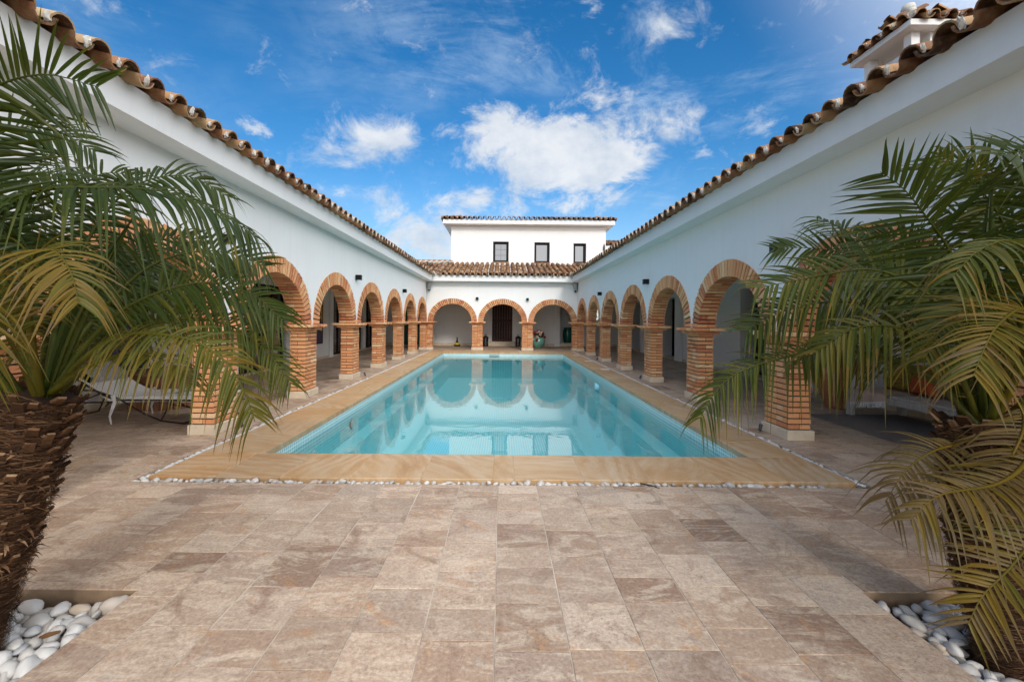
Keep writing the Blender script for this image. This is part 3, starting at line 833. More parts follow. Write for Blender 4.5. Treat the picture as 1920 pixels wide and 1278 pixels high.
ops = [(-5.5,-4.5,0,2.3),(-.72,.76,0,2.75),(3.26,4.2,0,2.4),(5.05,5.55,1.15,2.12)]
x = -6.498
for a,b,z0,z1 in ops:
    mb.box(x,a,BW,BW+.45,0,2.949); mb.box(a,b,BW,BW+.45,z1,2.949)
    if z0 > 0: mb.box(a,b,BW,BW+.45,0,z0)
    x = b
mb.box(x,6.648,BW,BW+.45,0,2.949)
mb.build('walkway_wall', PLASTER, ent)
for a,b in ((-6.49,-5.52),(-4.48,-.74),(.78,2.93),(4.22,6.63)):
    mb = MB(); mb.box(a,b,BW-.014,BW+.01,0,.15,.4); mb.build('skirting', STONE, ent)
mb = MB(); mb.box(2.94,3.24,BW-.12,BW+.01,.003,2.948); mb.build('pilaster', PLASTER, ent)
# wooden entrance door
mb = MB(); rnd = random.Random(4)
for i in range(8):
    a = -.55+i*1.14/8; mb.cbox(a+.003,a+1.14/8-.003,BW+.20,BW+.25,.26,2.7,.006,rnd.random())
for z in (.30,1.35,2.4): mb.cbox(-.55,.59,BW+.188,BW+.202,z,z+.14,.005,rnd.random())
dr = mb.build('entrance_door', WOODDARK, ent)
mb = MB(); mb.tube([(-.02+.06,BW+.15,1.15),(.04,BW+.13,1.22),(.04,BW+.13,1.38),(.04,BW+.15,1.45)],.012,8); mb.build('handle', IRON, dr)
mb = MB(); mb.box(-.719,-.552,BW+.16,BW+.44,.25,2.749); mb.box(.592,.759,BW+.16,BW+.44,.25,2.749); mb.box(-.55,.59,BW+.17,BW+.3,2.701,2.748); mb.build('door_surround', PLASTER, ent)
mb = MB(); mb.cbox(-.716,.756,BW-.05,BW+.44,.0,.25,.006); mb.build('door_step', STONE, ent)
# teal door
mb = MB(); mb.cbox(-5.49,-4.51,BW+.10,BW+.15,.02,2.29,.004)
for z0,z1 in ((.2,1.05),(1.2,2.15)):
    for a in (-5.38,-4.95): mb.cbox(a,a+.33,BW+.088,BW+.102,z0,z1,.01)
td = mb.build('teal_door', TEAL, ent)
mb = MB(); mb.tube([(-4.6,BW+.09,1.05),(-4.6,BW+.05,1.05),(-4.72,BW+.05,1.05)],.01,8); mb.build('handle', IRON, td)
# dark doorway recess and step
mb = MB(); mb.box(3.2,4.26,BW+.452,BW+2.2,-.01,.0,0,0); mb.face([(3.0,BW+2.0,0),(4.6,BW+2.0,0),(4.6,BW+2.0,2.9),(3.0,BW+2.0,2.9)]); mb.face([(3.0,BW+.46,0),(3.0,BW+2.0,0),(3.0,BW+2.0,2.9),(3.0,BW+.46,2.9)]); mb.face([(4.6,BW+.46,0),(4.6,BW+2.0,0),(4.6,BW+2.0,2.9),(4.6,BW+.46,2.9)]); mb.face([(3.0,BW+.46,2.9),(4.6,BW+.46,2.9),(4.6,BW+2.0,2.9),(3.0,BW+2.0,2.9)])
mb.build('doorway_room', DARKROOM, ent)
mb = MB(); mb.cbox(3.265,4.195,BW-.02,BW+.46,.0,.2,.006); mb.build('door_step', STONE, ent)
# window in the back wall
mb = MB()
for a,b,c,d in ((5.055,5.10,1.155,2.115),(5.50,5.545,1.155,2.115),(5.10,5.50,1.155,1.20),(5.10,5.50,2.07,2.115)): mb.box(a,b,BW+.2,BW+.25,c,d)
mb.build('window_frame', ANTH, ent)
# roof
mb = MB(); e = V((0,20.84,EAVE_HI+.004)); up = V((0,.968,.252)); f = e+up*3.95
for o in (0,-.09): mb.face([(-3.27,e.y,e.z+o),(3.27,e.y,e.z+o),(7.2,f.y,f.z+o),(-7.2,f.y,f.z+o)])
mb.face([(-7.2,f.y,f.z),(7.2,f.y,f.z),(7.2,f.y+3,f.z-.9),(-7.2,f.y+3,f.z-.9)])
eroof = mb.build('roof', PLASTER, ent)
mb = MB(); ml = MB(); pitch = .278; n = 23
tile_roof(mb, (-pitch*(n-1)/2,20.68,EAVE_HI-.02), up, (1,0,0), n, pitch, 12, seed=51, full=3, mbl=ml, stop=lambda i: 3.7)
for sg in (-1,1):
    tile_roof(mb, (sg*pitch*(n+1)/2,20.68,EAVE_HI-.02), up, (sg,0,0), 13, pitch, 12, start=lambda i: .15+i*pitch, seed=60+sg, full=1, lime=False, stop=lambda i: 3.7)
mb.build('roof_tiles', [TILE, LIME], eroof)
for sg in (-1,1): ml.lathe([(.0,-.12),(.07,-.1),(.10,-.02),(.08,.08),(0,.11)], (sg*3.26,20.72,EAVE_HI+.07), 12)
q = f.z+.06
for k in range(14):
    a = -6.9+k*.30; ml.tube([(a,f.y-.06,q+.05),(a+.28,f.y-.06,q+.05)],.10,10)
ml.build('ridge_mortar', LIME, eroof)
mb = MB()
for k in range(14):
    a = -6.9+k*.30; mb.tube([(a+.02,f.y-.06,q+.075),(a+.27,f.y-.06,q+.068)],[.10,.09],10,t=.6)
mb.build('ridge_tiles', TILE, eroof)

# ------------------------------------------------------------------ upper storey behind it
upb = thing('house_block', 'taller white block with three small dark windows above the entrance roof', 'building', (1.4, 28, 0))
BX0,BX1,BY = -2.87,5.75,24.56
mb = MB(); WN = ((-.53,.34,4.70,5.82),(1.77,2.63,4.68,5.80),(3.95,4.66,4.66,5.76))
x = BX0
for a,b,z0,z1 in WN:
    mb.box(x,a,BY,BY+.35,3.3,6.75); mb.box(a,b,BY,BY+.35,3.3,z0); mb.box(a,b,BY,BY+.35,z1,6.75); x = b
mb.box(x,BX1,BY,BY+.35,3.3,6.75)
mb.box(BX0,BX0+.35,BY+.351,32,3.3,6.75); mb.box(BX1-.35,BX1,BY+.351,32,3.3,6.75); mb.box(BX0,BX1,31.65,32,3.3,6.74); mb.box(BX0+.36,BX1-.36,BY+.36,31.6,3.3,3.6)
mb.box(BX0,4.9,BY+.9,32,0,3.29)
mb.build('wall', PLASTER, upb)
for a,b,z0,z1 in WN:
    mb = MB(); mb.box(a-.30,a-.001,BY-.018,BY+.01,4.3,z1+.30); mb.box(b+.001,b+.30,BY-.018,BY+.01,4.3,z1+.30); mb.box(a-.001,b+.001,BY-.018,BY+.01,z1,z1+.30); mb.build('window_surround', PLASTER, upb)
    mb = MB(); fr = .12; d0,d1 = BY+.13,BY+.20
    mb.box(a,a+fr,d0,d1,z0,z1); mb.box(b-fr*1.1,b,d0,d1,z0,z1); mb.box(a+fr,b-fr*1.1,d0,d1,z0,z0+fr*.8); mb.box(a+fr,b-fr*1.1,d0,d1,z1-fr,z1)
    w = mb.build('window', BLACK, upb)
    mb = MB(); q = (a+b)/2; mb.box(q-.005,q+.005,d0+.05,d0+.06,z0+.08,z1-.1)
    for zz in (z0+.38,z0+.70): mb.box(a+.1,b-.1,d0+.051,d0+.061,zz-.005,zz+.005)
    if a < 0: mb.build('glazing_bars', BLACK, w)
    mb = MB(); mb.box(a+.05,b-.05,d0+.062,d0+.07,z0+.05,z1-.05); mb.build('pane', SKYGLASS, w)
    mb = MB(); mb.box(a-.03,b+.03,BY-.05,BY+.13,z0-.05,z0-.002,.5); mb.build('sill', TILE, w)
mb = MB(); mb.box(-3.27,6.13,BY-.50,32.4,6.70,6.93); mb.build('eave', PLASTER, upb)
mb = MB(); e0 = 6.94
A,B,C_,D_ = (-3.3,BY-.53,e0),(6.16,BY-.53,e0),(6.16,32.4,e0),(-3.3,32.4,e0); R0,R1 = (1.0,28.3,e0+.95),(1.9,28.3,e0+.95)
mb.face([A,B,R1,R0]); mb.face([B,C_,R1]); mb.face([C_,D_,R0,R1]); mb.face([D_,A,R0])
ur = mb.build('roof', TILE, upb)
mb = MB(); ml = MB(); n = 35; pt = 9.44/n
tile_roof(mb, (-3.3+pt/2,BY-.58,e0+.012), (0,.97,.235), (1,0,0), n, pt, 4, seed=71, full=3, mbl=ml)
tile_roof(mb, (-3.36,BY-.45,e0+.012), (.97,0,.22), (0,1,0), 24, pt, 3, seed=72, full=2, mbl=ml, start=lambda i: 0, stop=lambda i: .1+i*.3)
tile_roof(mb, (6.22,BY-.45,e0+.012), (-.97,0,.22), (0,1,0), 24, pt, 3, seed=73, full=2, mbl=ml, start=lambda i: 0, stop=lambda i: .1+i*.3)
mb.build('roof_tiles', [TILE, LIME], ur)
mb = MB(); mb.cbox(5.60,5.70,BY-.10,BY,5.38,5.62,.01); mb.tube([(5.65,BY-.05,5.62),(5.65,BY-.05,5.72)],.03,8); mb.build('wall_lantern', ANTH, upb)
# lower roof to the right of the block
lowr = thing('house_block', 'small low white block with tiled eave peeping out behind the right roof', 'building', (8, 27, 0))
mb = MB(); mb.box(5.78,9.6,25.6,29,3.2,5.55); mb.build('wall', PLASTER, lowr)
mb = MB(); mb.box(5.77,9.9,25.2,29.2,5.50,5.75); mb.build('eave', PLASTER, lowr)
mb = MB(); ml = MB(); tile_roof(mb, (5.9,25.14,5.77), (0,.97,.24), (1,0,0), 15, .27, 8, seed=81, full=2, mbl=ml); 
rf = MB(); rf.face([(5.77,25.16,5.755),(9.9,25.16,5.755),(9.9,27.8,6.42),(5.77,27.8,6.42)]); r_ = rf.build('roof', TILE, lowr)
mb.build('roof_tiles', [TILE, LIME], r_)


# ------------------------------------------------------------------ palms
EYE = V((0,0,1.5))
def spline(pts, n):
    P = [V(p) for p in pts]; P = [P[0]*2-P[1]] + P + [P[-1]*2-P[-2]]
    out = []
    segs = len(P)-3
    for i in range(n+1):
        u = i/n*segs; k = min(int(u), segs-1); t = u-k
        a,b,c,d = P[k:k+4]
        out.append(((b*2)+(c-a)*t+(a*2-b*5+c*4-d)*t*t+(b*3-a-c*3+d)*t*t*t)*.5)
    acc = [0.0]
    for a,b in zip(out,out[1:]): acc.append(acc[-1]+(b-a).length)
    res = []; j = 0
    for i in range(n+1):
        s = acc[-1]*i/n
        while j < len(acc)-2 and acc[j+1] < s: j += 1
        f = (s-acc[j])/max(1e-6,acc[j+1]-acc[j]); res.append(out[j].lerp(out[j+1],f))
    return res, acc[-1]
def frond_mesh(pts, LL, col, droop, face_k, seed, gap=.0245, wid=.0098):
    r = random.Random(seed); mb = MB()
    n = 60; C, L = spline(pts, n)
    mb.tube(C[::2], [min(.019,.0125*L+.001)*(1-i/30)**1.25+.0014 for i in range(31)], 6, t=min(1,.35+col*.4))
    view = None
    def frame(s):
        i = min(n-1, max(1, int(s*n))); f = s*n-i
        p = C[i].lerp(C[min(n,i+1)], min(1,max(0,f)))
        T = (C[min(n,i+1)]-C[i-1]).normalized()
        cam = (EYE-p).normalized()
        U = V((0,0,1))*(1-face_k)+cam*face_k
        U = (U-T*U.dot(T)).normalized(); return p, T, U, T.cross(U).normalized()
    bare = .26; cnt = int(L*(1-bare)/gap)
    for side in (-1,1):
        for i in range(cnt):
            s = bare+(1-bare)*(i+.5+r.uniform(-.25,.25))/cnt
            s = min(.995,s)
            p,T,U,Sd = frame(s); q = (s-bare)/(1-bare)
            if r.random() < .035: continue
            prof = (.35+.65*min(1,q/.22)) * (1-.55*max(0,(q-.55)/.45)**1.5)
            l = LL*prof*r.uniform(.80,1.10)*(1 if r.random()>.05 else .6)
            fw = .30+.80*q**1.8+r.uniform(-.12,.12)
            up = .30*(1-q)+r.uniform(-.16,.20)
            d = (Sd*side+T*fw+U*up).normalized()
            dr = min(.62, droop*r.uniform(.6,1.5)*(1.0 if r.random()>.12 else 2.0))
            wv = T-d*T.dot(d); wv = wv.normalized() if wv.length > .05 else U
            nn = d.cross(wv).normalized()
            w = wid*r.uniform(.8,1.15)*(.75+.25*min(1,prof*1.2))
            tc = min(1,max(0,col+r.gauss(0,.10)+(.12 if r.random()<.1 else 0)))
            k = 6; rows = []
            tw = r.uniform(-.9,.9); tipb = r.choice((.05,.1,.1,.2,.4))
            kink = r.uniform(.45,.8)
            for a in range(k+1):
                u = a/k
                c = p+d*(l*u)+V((0,0,-1))*(l*dr*(u*u if u<kink else u*u+(u-kink)*1.2*(1 if dr>.4 else .2)))
                ww = w*(.55+.45*min(1,u/.2) if u<.2 else (1-((u-.2)/.8)**1.6))+.0004
                a2 = wv*math.cos(tw*u)+nn*math.sin(tw*u)
                rows.append([c-a2*ww, c+nn*(ww*.45), c+a2*ww])
            mb.grid(rows, tc, s=False, tf=lambda ii,jj: min(1,tc+(tipb if ii>=4 else 0)))
    # short spines on the bare stalk
    for i in range(14):
        s = r.uniform(.10,bare); p,T,U,Sd = frame(s); d = (Sd*r.choice((-1,1))+T*.5+U*r.uniform(-.3,.5)).normalized(); l = r.uniform(.04,.10)
        mb.tube([p,p+d*l],[.0022,.0004],4,t=min(1,.5+col*.3),cap=False)
    return mb
def spear_mesh(pts, seed):
    r = random.Random(seed); mb = MB(); n = 20; C, L = spline(pts, n)
    for k in range(9):
        ph = 2*PI*k/9; rows = []
        for i in range(n+1):
            u = i/n; rad = .030*math.sin(PI*min(1,.12+u*.9))**.8*(1 if u<.6 else (1-(u-.6)/.4*.85))
            T = (C[min(n,i+1)]-C[max(0,i-1)]).normalized(); A = T.cross(V((.3,1,0))).normalized(); B = A.cross(T)
            o = lambda f, q: C[i]+(A*math.cos(ph+f)+B*math.sin(ph+f))*rad*q
            rows.append([o(-.30,1.0),o(0,1.35),o(.30,1.0)])
        mb.grid(rows, r.uniform(.1,.45), s=False)
    return mb
def trunk_mesh(b, t, rb, rt, seed, belly=.0):
    r = random.Random(seed); b = V(b); t = V(t); mb = MB(); rows = []; ax = (t-b).normalized()
    H = (t-b).length
    A = ax.cross(V((0,1,0))).normalized(); B = ax.cross(A).normalized()
    def rad(u): return rb+(rt-rb)*u**.8+belly*math.sin(PI*u)
    def cen(u): return b.lerp(t,u)
    for i in range(25):
        u = i/24
        rows.append([cen(u)+(A*math.cos(2*PI*k/28)+B*math.sin(2*PI*k/28))*(rad(u)*(.93+.06*noise.noise(V((k*.9,i*.8,seed))))) for k in range(28)])
    mb.grid(rows, .12, close=True); mb.face(rows[-1], .1)
    # cut leaf bases, spiralling
    ga = 2.39996; n = 210
    for i in range(n):
        u = .38+.63*(i/n)**.9; th = ga*i+r.uniform(-.15,.15); ra = rad(min(1,u)); big = .28+.92*u
        o = A*math.cos(th)+B*math.sin(th); tg = ax.cross(o).normalized()
        c = cen(u)+o*ra*.97
        d = (ax*(.9-.35*r.random())+o*(.25+.55*r.random())).normalized(); l = r.uniform(.028,.055)*big; w = r.uniform(.016,.026)*big; th_ = r.uniform(.005,.010)
        nn = tg.cross(d).normalized(); tt = min(1,max(0,r.gauss(.45,.2)))
        q0 = [c-tg*w-nn*th_, c+tg*w-nn*th_, c+tg*w*.9+nn*th_, c-tg*w*.9+nn*th_]
        e = c+d*l; q1 = [e-tg*w*.7-nn*th_*.7, e+tg*w*.75-nn*th_*.6, e+tg*w*.6+nn*th_*.7, e-tg*w*.65+nn*th_*.6]
        for k in range(4): mb.face([q0[k],q0[(k+1)%4],q1[(k+1)%4],q1[k]], tt)
        mb.face(q1, min(1,tt+.35))
    # fibres wrapped round the trunk
    for i in range(7000):
        u = r.random(); th = r.uniform(0,2*PI); ra = rad(u)*r.uniform(.95,1.08)
        da = r.choice((-1,1))*r.uniform(.25,.95); dz = r.gauss(.0,.030)+.006; tt = min(1,max(0,r.gauss(.38,.24)))
        lift = r.uniform(0,.030)*(1.6 if r.random()<.12 else .5); w = r.uniform(.0009,.0026); rws = []
        for k in range(4):
            f = k/3; a = th+da*f; o = A*math.cos(a)+B*math.sin(a)
            c = cen(u)+ax*(dz*f - .012*f*f)+o*(ra+lift*f*f)
            rws.append([c-ax*w*(1-f*.7), c+ax*w*(1-f*.7)])
        mb.grid(rws, tt, s=False)
    for i in range(260):     # loose curling chips
        u = r.uniform(.35,1.0); th = r.uniform(0,2*PI); ra = rad(u)*1.0; o = A*math.cos(th)+B*math.sin(th); tg = ax.cross(o)
        c = cen(u)+o*ra; d = (o*r.uniform(.4,1)+tg*r.uniform(-1,1)+ax*r.uniform(-.6,.8)).normalized(); l = r.uniform(.02,.055); w = r.uniform(.003,.008); s2 = d.cross(o+ax*.3).normalized()
        mb.grid([[c-s2*w,c+s2*w],[c+d*l*.6-s2*w*.8,c+d*l*.6+s2*w*.8],[c+d*l+ax*(-.012)-s2*w*.2,c+d*l+ax*(-.012)+s2*w*.2]], min(1,max(0,r.gauss(.6,.25))), s=False)
    return mb
def arc_pts(o, az, el, L, curl):
    p = V(o); out = [p.copy()]; e = el
    for k in range(6):
        d = V((math.cos(az)*math.cos(e), math.sin(az)*math.cos(e), math.sin(e))); p = p+d*(L/6); out.append(p.copy()); e -= curl*(.6+.25*k)
    return out
def palm(label, base, top, rb, rt, fr, spear, fillers, seed, belly):
    root = thing('palm_tree', label, 'palm', base, 'palms flanking the courtyard')
    trunk_mesh(base, top, rb, rt, seed, belly).build('trunk', TRUNK, root)
    r = random.Random(seed)
    for i,(pts,l,c,d,k) in enumerate(fr):
        frond_mesh(pts, l*.95, c, d, k, seed*100+i, *((.0205,.0074) if l < .285 else (.0245,.0098))).build('frond', LEAF, root)
    for i,(az,el,L,cu,c) in enumerate(fillers):
        a = math.radians(az); o = V(top)+V((math.cos(a),math.sin(a),0))*.07
        frond_mesh(arc_pts(o,a,math.radians(el),L,cu), .34, c, .4, .25, seed*200+i).build('frond', LEAF, root)
    spear_mesh(spear, seed).build('spear_leaf', LEAF, root)
    return root
FRONDS_WEST = [
 ( [(-2.121, 2.05, 1.129), (-2.175, 1.95, 1.57), (-2.247, 1.85, 2.08), (-2.086, 1.75, 2.345), (-1.78, 1.68, 2.415), (-1.518, 1.65, 2.355)] , 0.36 , 0.05 , 0.12 , 0.9 ),
 ( [(-2.121, 2.05, 1.129), (-2.23, 2.0, 1.524), (-2.272, 1.95, 1.852), (-2.085, 1.95, 2.038), (-1.799, 2.0, 2.079), (-1.584, 2.1, 2.086), (-1.392, 2.2, 2.002), (-1.259, 2.25, 1.906)] , 0.4 , 0.1 , 0.55 , 0.35 ),
 ( [(-2.084, 2.05, 1.141), (-2.009, 2.1, 1.324), (-1.825, 2.15, 1.544), (-1.557, 2.25, 1.671), (-1.341, 2.35, 1.625), (-1.194, 2.4, 1.484)] , 0.33 , 0.2 , 0.35 , 0.55 ),
 ( [(-2.071, 2.05, 1.142), (-1.913, 2.0, 1.284), (-1.678, 1.95, 1.41), (-1.358, 1.9, 1.403), (-1.185, 1.9, 1.301), (-1.103, 1.9, 1.164), (-1.061, 1.9, 1.049)] , 0.25 , 0.55 , 0.4 , 0.45 ),
 ( [(-2.059, 2.05, 1.142), (-1.927, 2.15, 1.321), (-1.691, 2.25, 1.48), (-1.422, 2.3, 1.454), (-1.239, 2.35, 1.299), (-1.123, 2.35, 1.143)] , 0.26 , 0.35 , 0.35 , 0.5 ),
 ( [(-2.093, 2.0, 1.137), (-2.038, 1.9, 1.477), (-1.922, 1.8, 1.718), (-1.743, 1.7, 1.752), (-1.572, 1.6, 1.666), (-1.488, 1.55, 1.539)] , 0.27 , 0.68 , 0.4 , 0.6 ),
 ( [(-2.158, 2.05, 1.128), (-2.427, 2.2, 1.579), (-2.709, 2.3, 2.138), (-2.629, 2.3, 2.445), (-2.401, 2.35, 2.483), (-2.219, 2.4, 2.389)] , 0.38 , 0.0 , 0.3 , 0.6 ),
 ( [(-2.172, 2.1, 1.12), (-2.313, 2.3, 1.474), (-2.337, 2.5, 1.957), (-2.182, 2.6, 2.261), (-1.94, 2.7, 2.359), (-1.739, 2.8, 2.257)] , 0.36 , 0.05 , 0.4 , 0.5 ),
 ( [(-2.147, 2.1, 1.12), (-2.174, 2.3, 1.419), (-2.003, 2.5, 1.779), (-1.772, 2.7, 1.903), (-1.498, 2.8, 1.819)] , 0.36 , 0.1 , 0.3 , 0.7 ),
 ( [(-2.065, 1.95, 1.146), (-2.006, 1.8, 1.39), (-1.999, 1.7, 1.56), (-1.939, 1.6, 1.498), (-1.956, 1.6, 1.324)] , 0.28 , 0.62 , 0.4 , 0.5 ),
 ( [(-2.045, 2.0, 1.15), (-1.818, 1.95, 1.278), (-1.588, 1.9, 1.332), (-1.389, 1.85, 1.304), (-1.263, 1.8, 1.223)] , 0.18 , 0.55 , 0.6 , 0.4 ),
 ( [(-2.16, 2.1, 1.12), (-2.384, 2.4, 1.357), (-2.424, 2.7, 1.733), (-2.255, 2.9, 1.999), (-2.006, 3.0, 2.02)] , 0.36 , 0.0 , 0.4 , 0.6 ),
 ( [(-2.185, 2.1, 1.119), (-2.472, 2.4, 1.472), (-2.589, 2.6, 2.037), (-2.495, 2.7, 2.354), (-2.316, 2.8, 2.388)] , 0.34 , 0.05 , 0.4 , 0.6 ),
 ( [(-2.211, 2.1, 1.119), (-2.425, 2.2, 1.42), (-2.562, 2.2, 1.791), (-2.538, 2.2, 2.058), (-2.353, 2.2, 2.193), (-2.113, 2.2, 2.195)] , 0.34 , 0.05 , 0.5 , 0.5 ),
 ( [(-2.134, 2.1, 1.12), (-2.181, 2.4, 1.359), (-1.987, 2.6, 1.602), (-1.671, 2.7, 1.609), (-1.427, 2.8, 1.447)] , 0.34 , 0.3 , 0.4 , 0.5 ),
]
FRONDS_EAST = [
 ( [(2.302, 2.1, 1.034), (2.206, 2.05, 1.417), (2.052, 2.0, 1.781), (1.862, 1.95, 1.985), (1.762, 1.95, 2.102), (1.667, 1.95, 2.167)] , 0.4 , 0.05 , 0.08 , 0.95 ),
 ( [(2.289, 2.1, 1.034), (2.262, 2.15, 1.36), (2.18, 2.2, 1.587), (2.065, 2.25, 1.713), (1.926, 2.3, 1.777), (1.758, 2.35, 1.761), (1.563, 2.4, 1.718), (1.389, 2.4, 1.682)] , 0.36 , 0.35 , 0.3 , 0.55 ),
 ( [(2.276, 2.1, 1.033), (2.159, 2.1, 1.312), (2.031, 2.1, 1.412), (1.878, 2.1, 1.48), (1.691, 2.12, 1.47), (1.534, 2.15, 1.353)] , 0.32 , 0.5 , 0.5 , 0.45 ),
 ( [(2.264, 2.1, 1.021), (2.183, 2.2, 1.196), (2.003, 2.3, 1.319), (1.77, 2.4, 1.351), (1.502, 2.45, 1.283), (1.304, 2.45, 1.21), (1.187, 2.45, 1.102), (1.105, 2.45, 0.959)] , 0.27 , 0.35 , 0.5 , 0.4 ),
 ( [(2.276, 2.1, 1.033), (2.337, 2.3, 1.349), (2.175, 2.4, 1.544), (1.932, 2.5, 1.618), (1.663, 2.55, 1.571), (1.417, 2.55, 1.446)] , 0.36 , 0.2 , 0.3 , 0.6 ),
 ( [(2.343, 2.15, 1.048), (2.466, 2.4, 1.517), (2.417, 2.6, 1.8), (2.192, 2.7, 1.906), (1.923, 2.75, 1.961), (1.72, 2.8, 1.964)] , 0.34 , 0.05 , 0.2 , 0.6 ),
 ( [(2.228, 2.0, 1.08), (2.17, 1.85, 1.471), (2.103, 1.75, 1.727), (1.912, 1.65, 1.81), (1.707, 1.58, 1.761), (1.582, 1.55, 1.661)] , 0.26 , 0.45 , 0.55 , 0.4 ),
 ( [(2.252, 2.0, 1.081), (2.155, 1.8, 1.407), (1.954, 1.65, 1.554), (1.687, 1.5, 1.494), (1.579, 1.45, 1.397), (1.521, 1.42, 1.33)] , 0.28 , 0.72 , 0.35 , 0.65 ),
 ( [(2.205, 2.0, 1.032), (2.219, 1.85, 1.001), (2.079, 1.75, 0.943), (1.89, 1.68, 0.889), (1.615, 1.62, 0.868), (1.494, 1.6, 0.786)] , 0.24 , 0.95 , 0.45 , 0.5 ),
 ( [(2.229, 2.0, 1.008), (2.182, 1.8, 0.863), (1.992, 1.65, 0.716), (1.832, 1.58, 0.63), (1.69, 1.54, 0.552), (1.617, 1.52, 0.463)] , 0.26 , 0.8 , 0.15 , 0.9 ),
 ( [(2.247, 2.05, 1.008), (2.084, 2.0, 0.958), (1.914, 1.95, 0.935), (1.769, 1.92, 0.861), (1.66, 1.9, 0.729)] , 0.25 , 1.0 , 0.45 , 0.5 ),
 ( [(2.369, 2.15, 1.049), (2.613, 2.3, 1.63), (2.665, 2.3, 2.021), (2.579, 2.3, 2.27), (2.435, 2.35, 2.371), (2.284, 2.4, 2.329)] , 0.38 , 0.05 , 0.3 , 0.7 ),
 ( [(2.34, 2.1, 1.059), (2.393, 2.0, 1.614), (2.471, 1.95, 1.991), (2.371, 1.9, 2.208), (2.174, 1.85, 2.221), (2.007, 1.8, 2.19)] , 0.36 , 0.1 , 0.2 , 0.7 ),
 ( [(2.302, 2.1, 1.034), (2.525, 2.4, 1.402), (2.574, 2.6, 1.801), (2.475, 2.7, 2.007), (2.296, 2.8, 2.057)] , 0.36 , 0.1 , 0.3 , 0.7 ),
 ( [(2.327, 2.1, 1.059), (2.5, 2.2, 1.518), (2.523, 2.2, 1.918), (2.414, 2.2, 2.13), (2.28, 2.2, 2.262), (2.173, 2.2, 2.341)] , 0.38 , 0.3 , 0.4 , 0.6 ),
 ( [(2.276, 2.1, 1.021), (2.31, 2.3, 1.266), (2.237, 2.5, 1.394), (2.043, 2.6, 1.387), (1.793, 2.6, 1.259)] , 0.33 , 0.4 , 0.4 , 0.5 ),
 ( [(2.284, 2.05, 1.045), (2.265, 1.95, 1.281), (2.125, 1.85, 1.516), (1.936, 1.8, 1.579), (1.756, 1.75, 1.491), (1.683, 1.75, 1.363)] , 0.24 , 0.5 , 0.4 , 0.5 ),
 ( [(2.297, 2.05, 1.02), (2.29, 1.95, 1.139), (2.196, 1.85, 1.068), (2.073, 1.8, 0.927), (1.932, 1.75, 0.751)] , 0.26 , 0.95 , 0.4 , 0.6 ),
 ( [(2.314, 2.1, 1.034), (2.67, 2.4, 1.461), (2.92, 2.6, 1.899), (2.899, 2.7, 2.142), (2.803, 2.8, 2.197)] , 0.36 , 0.0 , 0.3 , 0.7 ),
]
# spears [(-2.121, 2.05, 1.129), (-2.011, 2.1, 1.528), (-1.813, 2.2, 2.051)] [(2.314, 2.1, 1.059), (2.257, 2.05, 1.814), (2.278, 2.05, 2.273)]

palm('feather palm on the left with brown fibrous trunk and drooping golden lower fronds', (-2.46,1.95,-.12), (-2.17,2.05,1.13), .155, .165, FRONDS_WEST,
     [(-2.121,2.05,1.10),(-2.011,2.1,1.528),(-1.813,2.2,2.051)],
     [(100,62,1.3,.2,.1),(140,65,1.4,.18,.05),(180,55,1.3,.2,.2),(225,65,1.2,.2,.3),(125,40,1.2,.22,.3)], 5, .0)
palm('bushy feather palm on the right, its lower brown fronds hiding most of the trunk', (2.36,2.03,-.12), (2.30,2.10,1.03), .105, .155, FRONDS_EAST,
     [(2.314,2.1,1.03),(2.257,2.05,1.814),(2.278,2.05,2.273)],
     [(60,70,1.3,.16,.1),(20,60,1.3,.2,.1),(-20,55,1.2,.2,.4),(-50,65,1.2,.2,.2),(40,40,1.2,.22,.4),(110,75,1.4,.13,.05)], 6, .03)

# ------------------------------------------------------------------ wall lights, spotlights, eave corner blocks
def wall_light(p, ax, label):
    """ax: unit vector out of the wall"""
    root = thing('wall_light', label, 'wall light', p, 'black cube wall lights')
    a = V(ax); s = V((-a.y,a.x,0)); c = V(p)
    mb = MB(); mb.obox(c+a*.075, a*.06, s*.058, V((0,0,.062))); mb.build('housing', BLACK, root)
    mb = MB(); mb.obox(c+a*.008, a*.008, s*.05, V((0,0,.055))); mb.build('back_plate', ANTH, root)
    mb = MB(); mb.obox(c+a*.075-V((0,0,.064)), a*.035, s*.035, V((0,0,.003))); mb.build('lens', WHITEPLASTIC, root)
for k,(y,w) in enumerate(((5.72,'nearest'),(10.93,'middle'),(16.1,'farthest'))):
    wall_light((-WF,y,2.50),(1,0,0), 'black cube light on the left arcade wall, %s of its three' % w)
    wall_light((WF,y,2.46),(-1,0,0), 'black cube light on the shaded right arcade wall, %s of its three' % w)
wall_light((-1.20,FY0,2.48),(0,-1,0), 'black cube light between the left and middle entrance arches')
wall_light((1.22,FY0,2.46),(0,-1,0), 'black cube light between the middle and right entrance arches')
def spot(p, s, label):
    root = thing('spotlight', label, 'spotlight', p, 'spike spotlights at the pillar feet')
    c = V(p); d = V((s*.45,.5,.74)).normalized()
    mb = MB(); mb.tube([c, c+V((0,0,.05))],.006,6); mb.build('spike', ANTH, root)
    mb = MB(); q = c+V((0,0,.05)); mb.tube([q-d*.035,q-d*.03,q+d*.05,q+d*.055],[.012,.019,.024,.024],12); mb.build('lamp_head', ANTH, root)
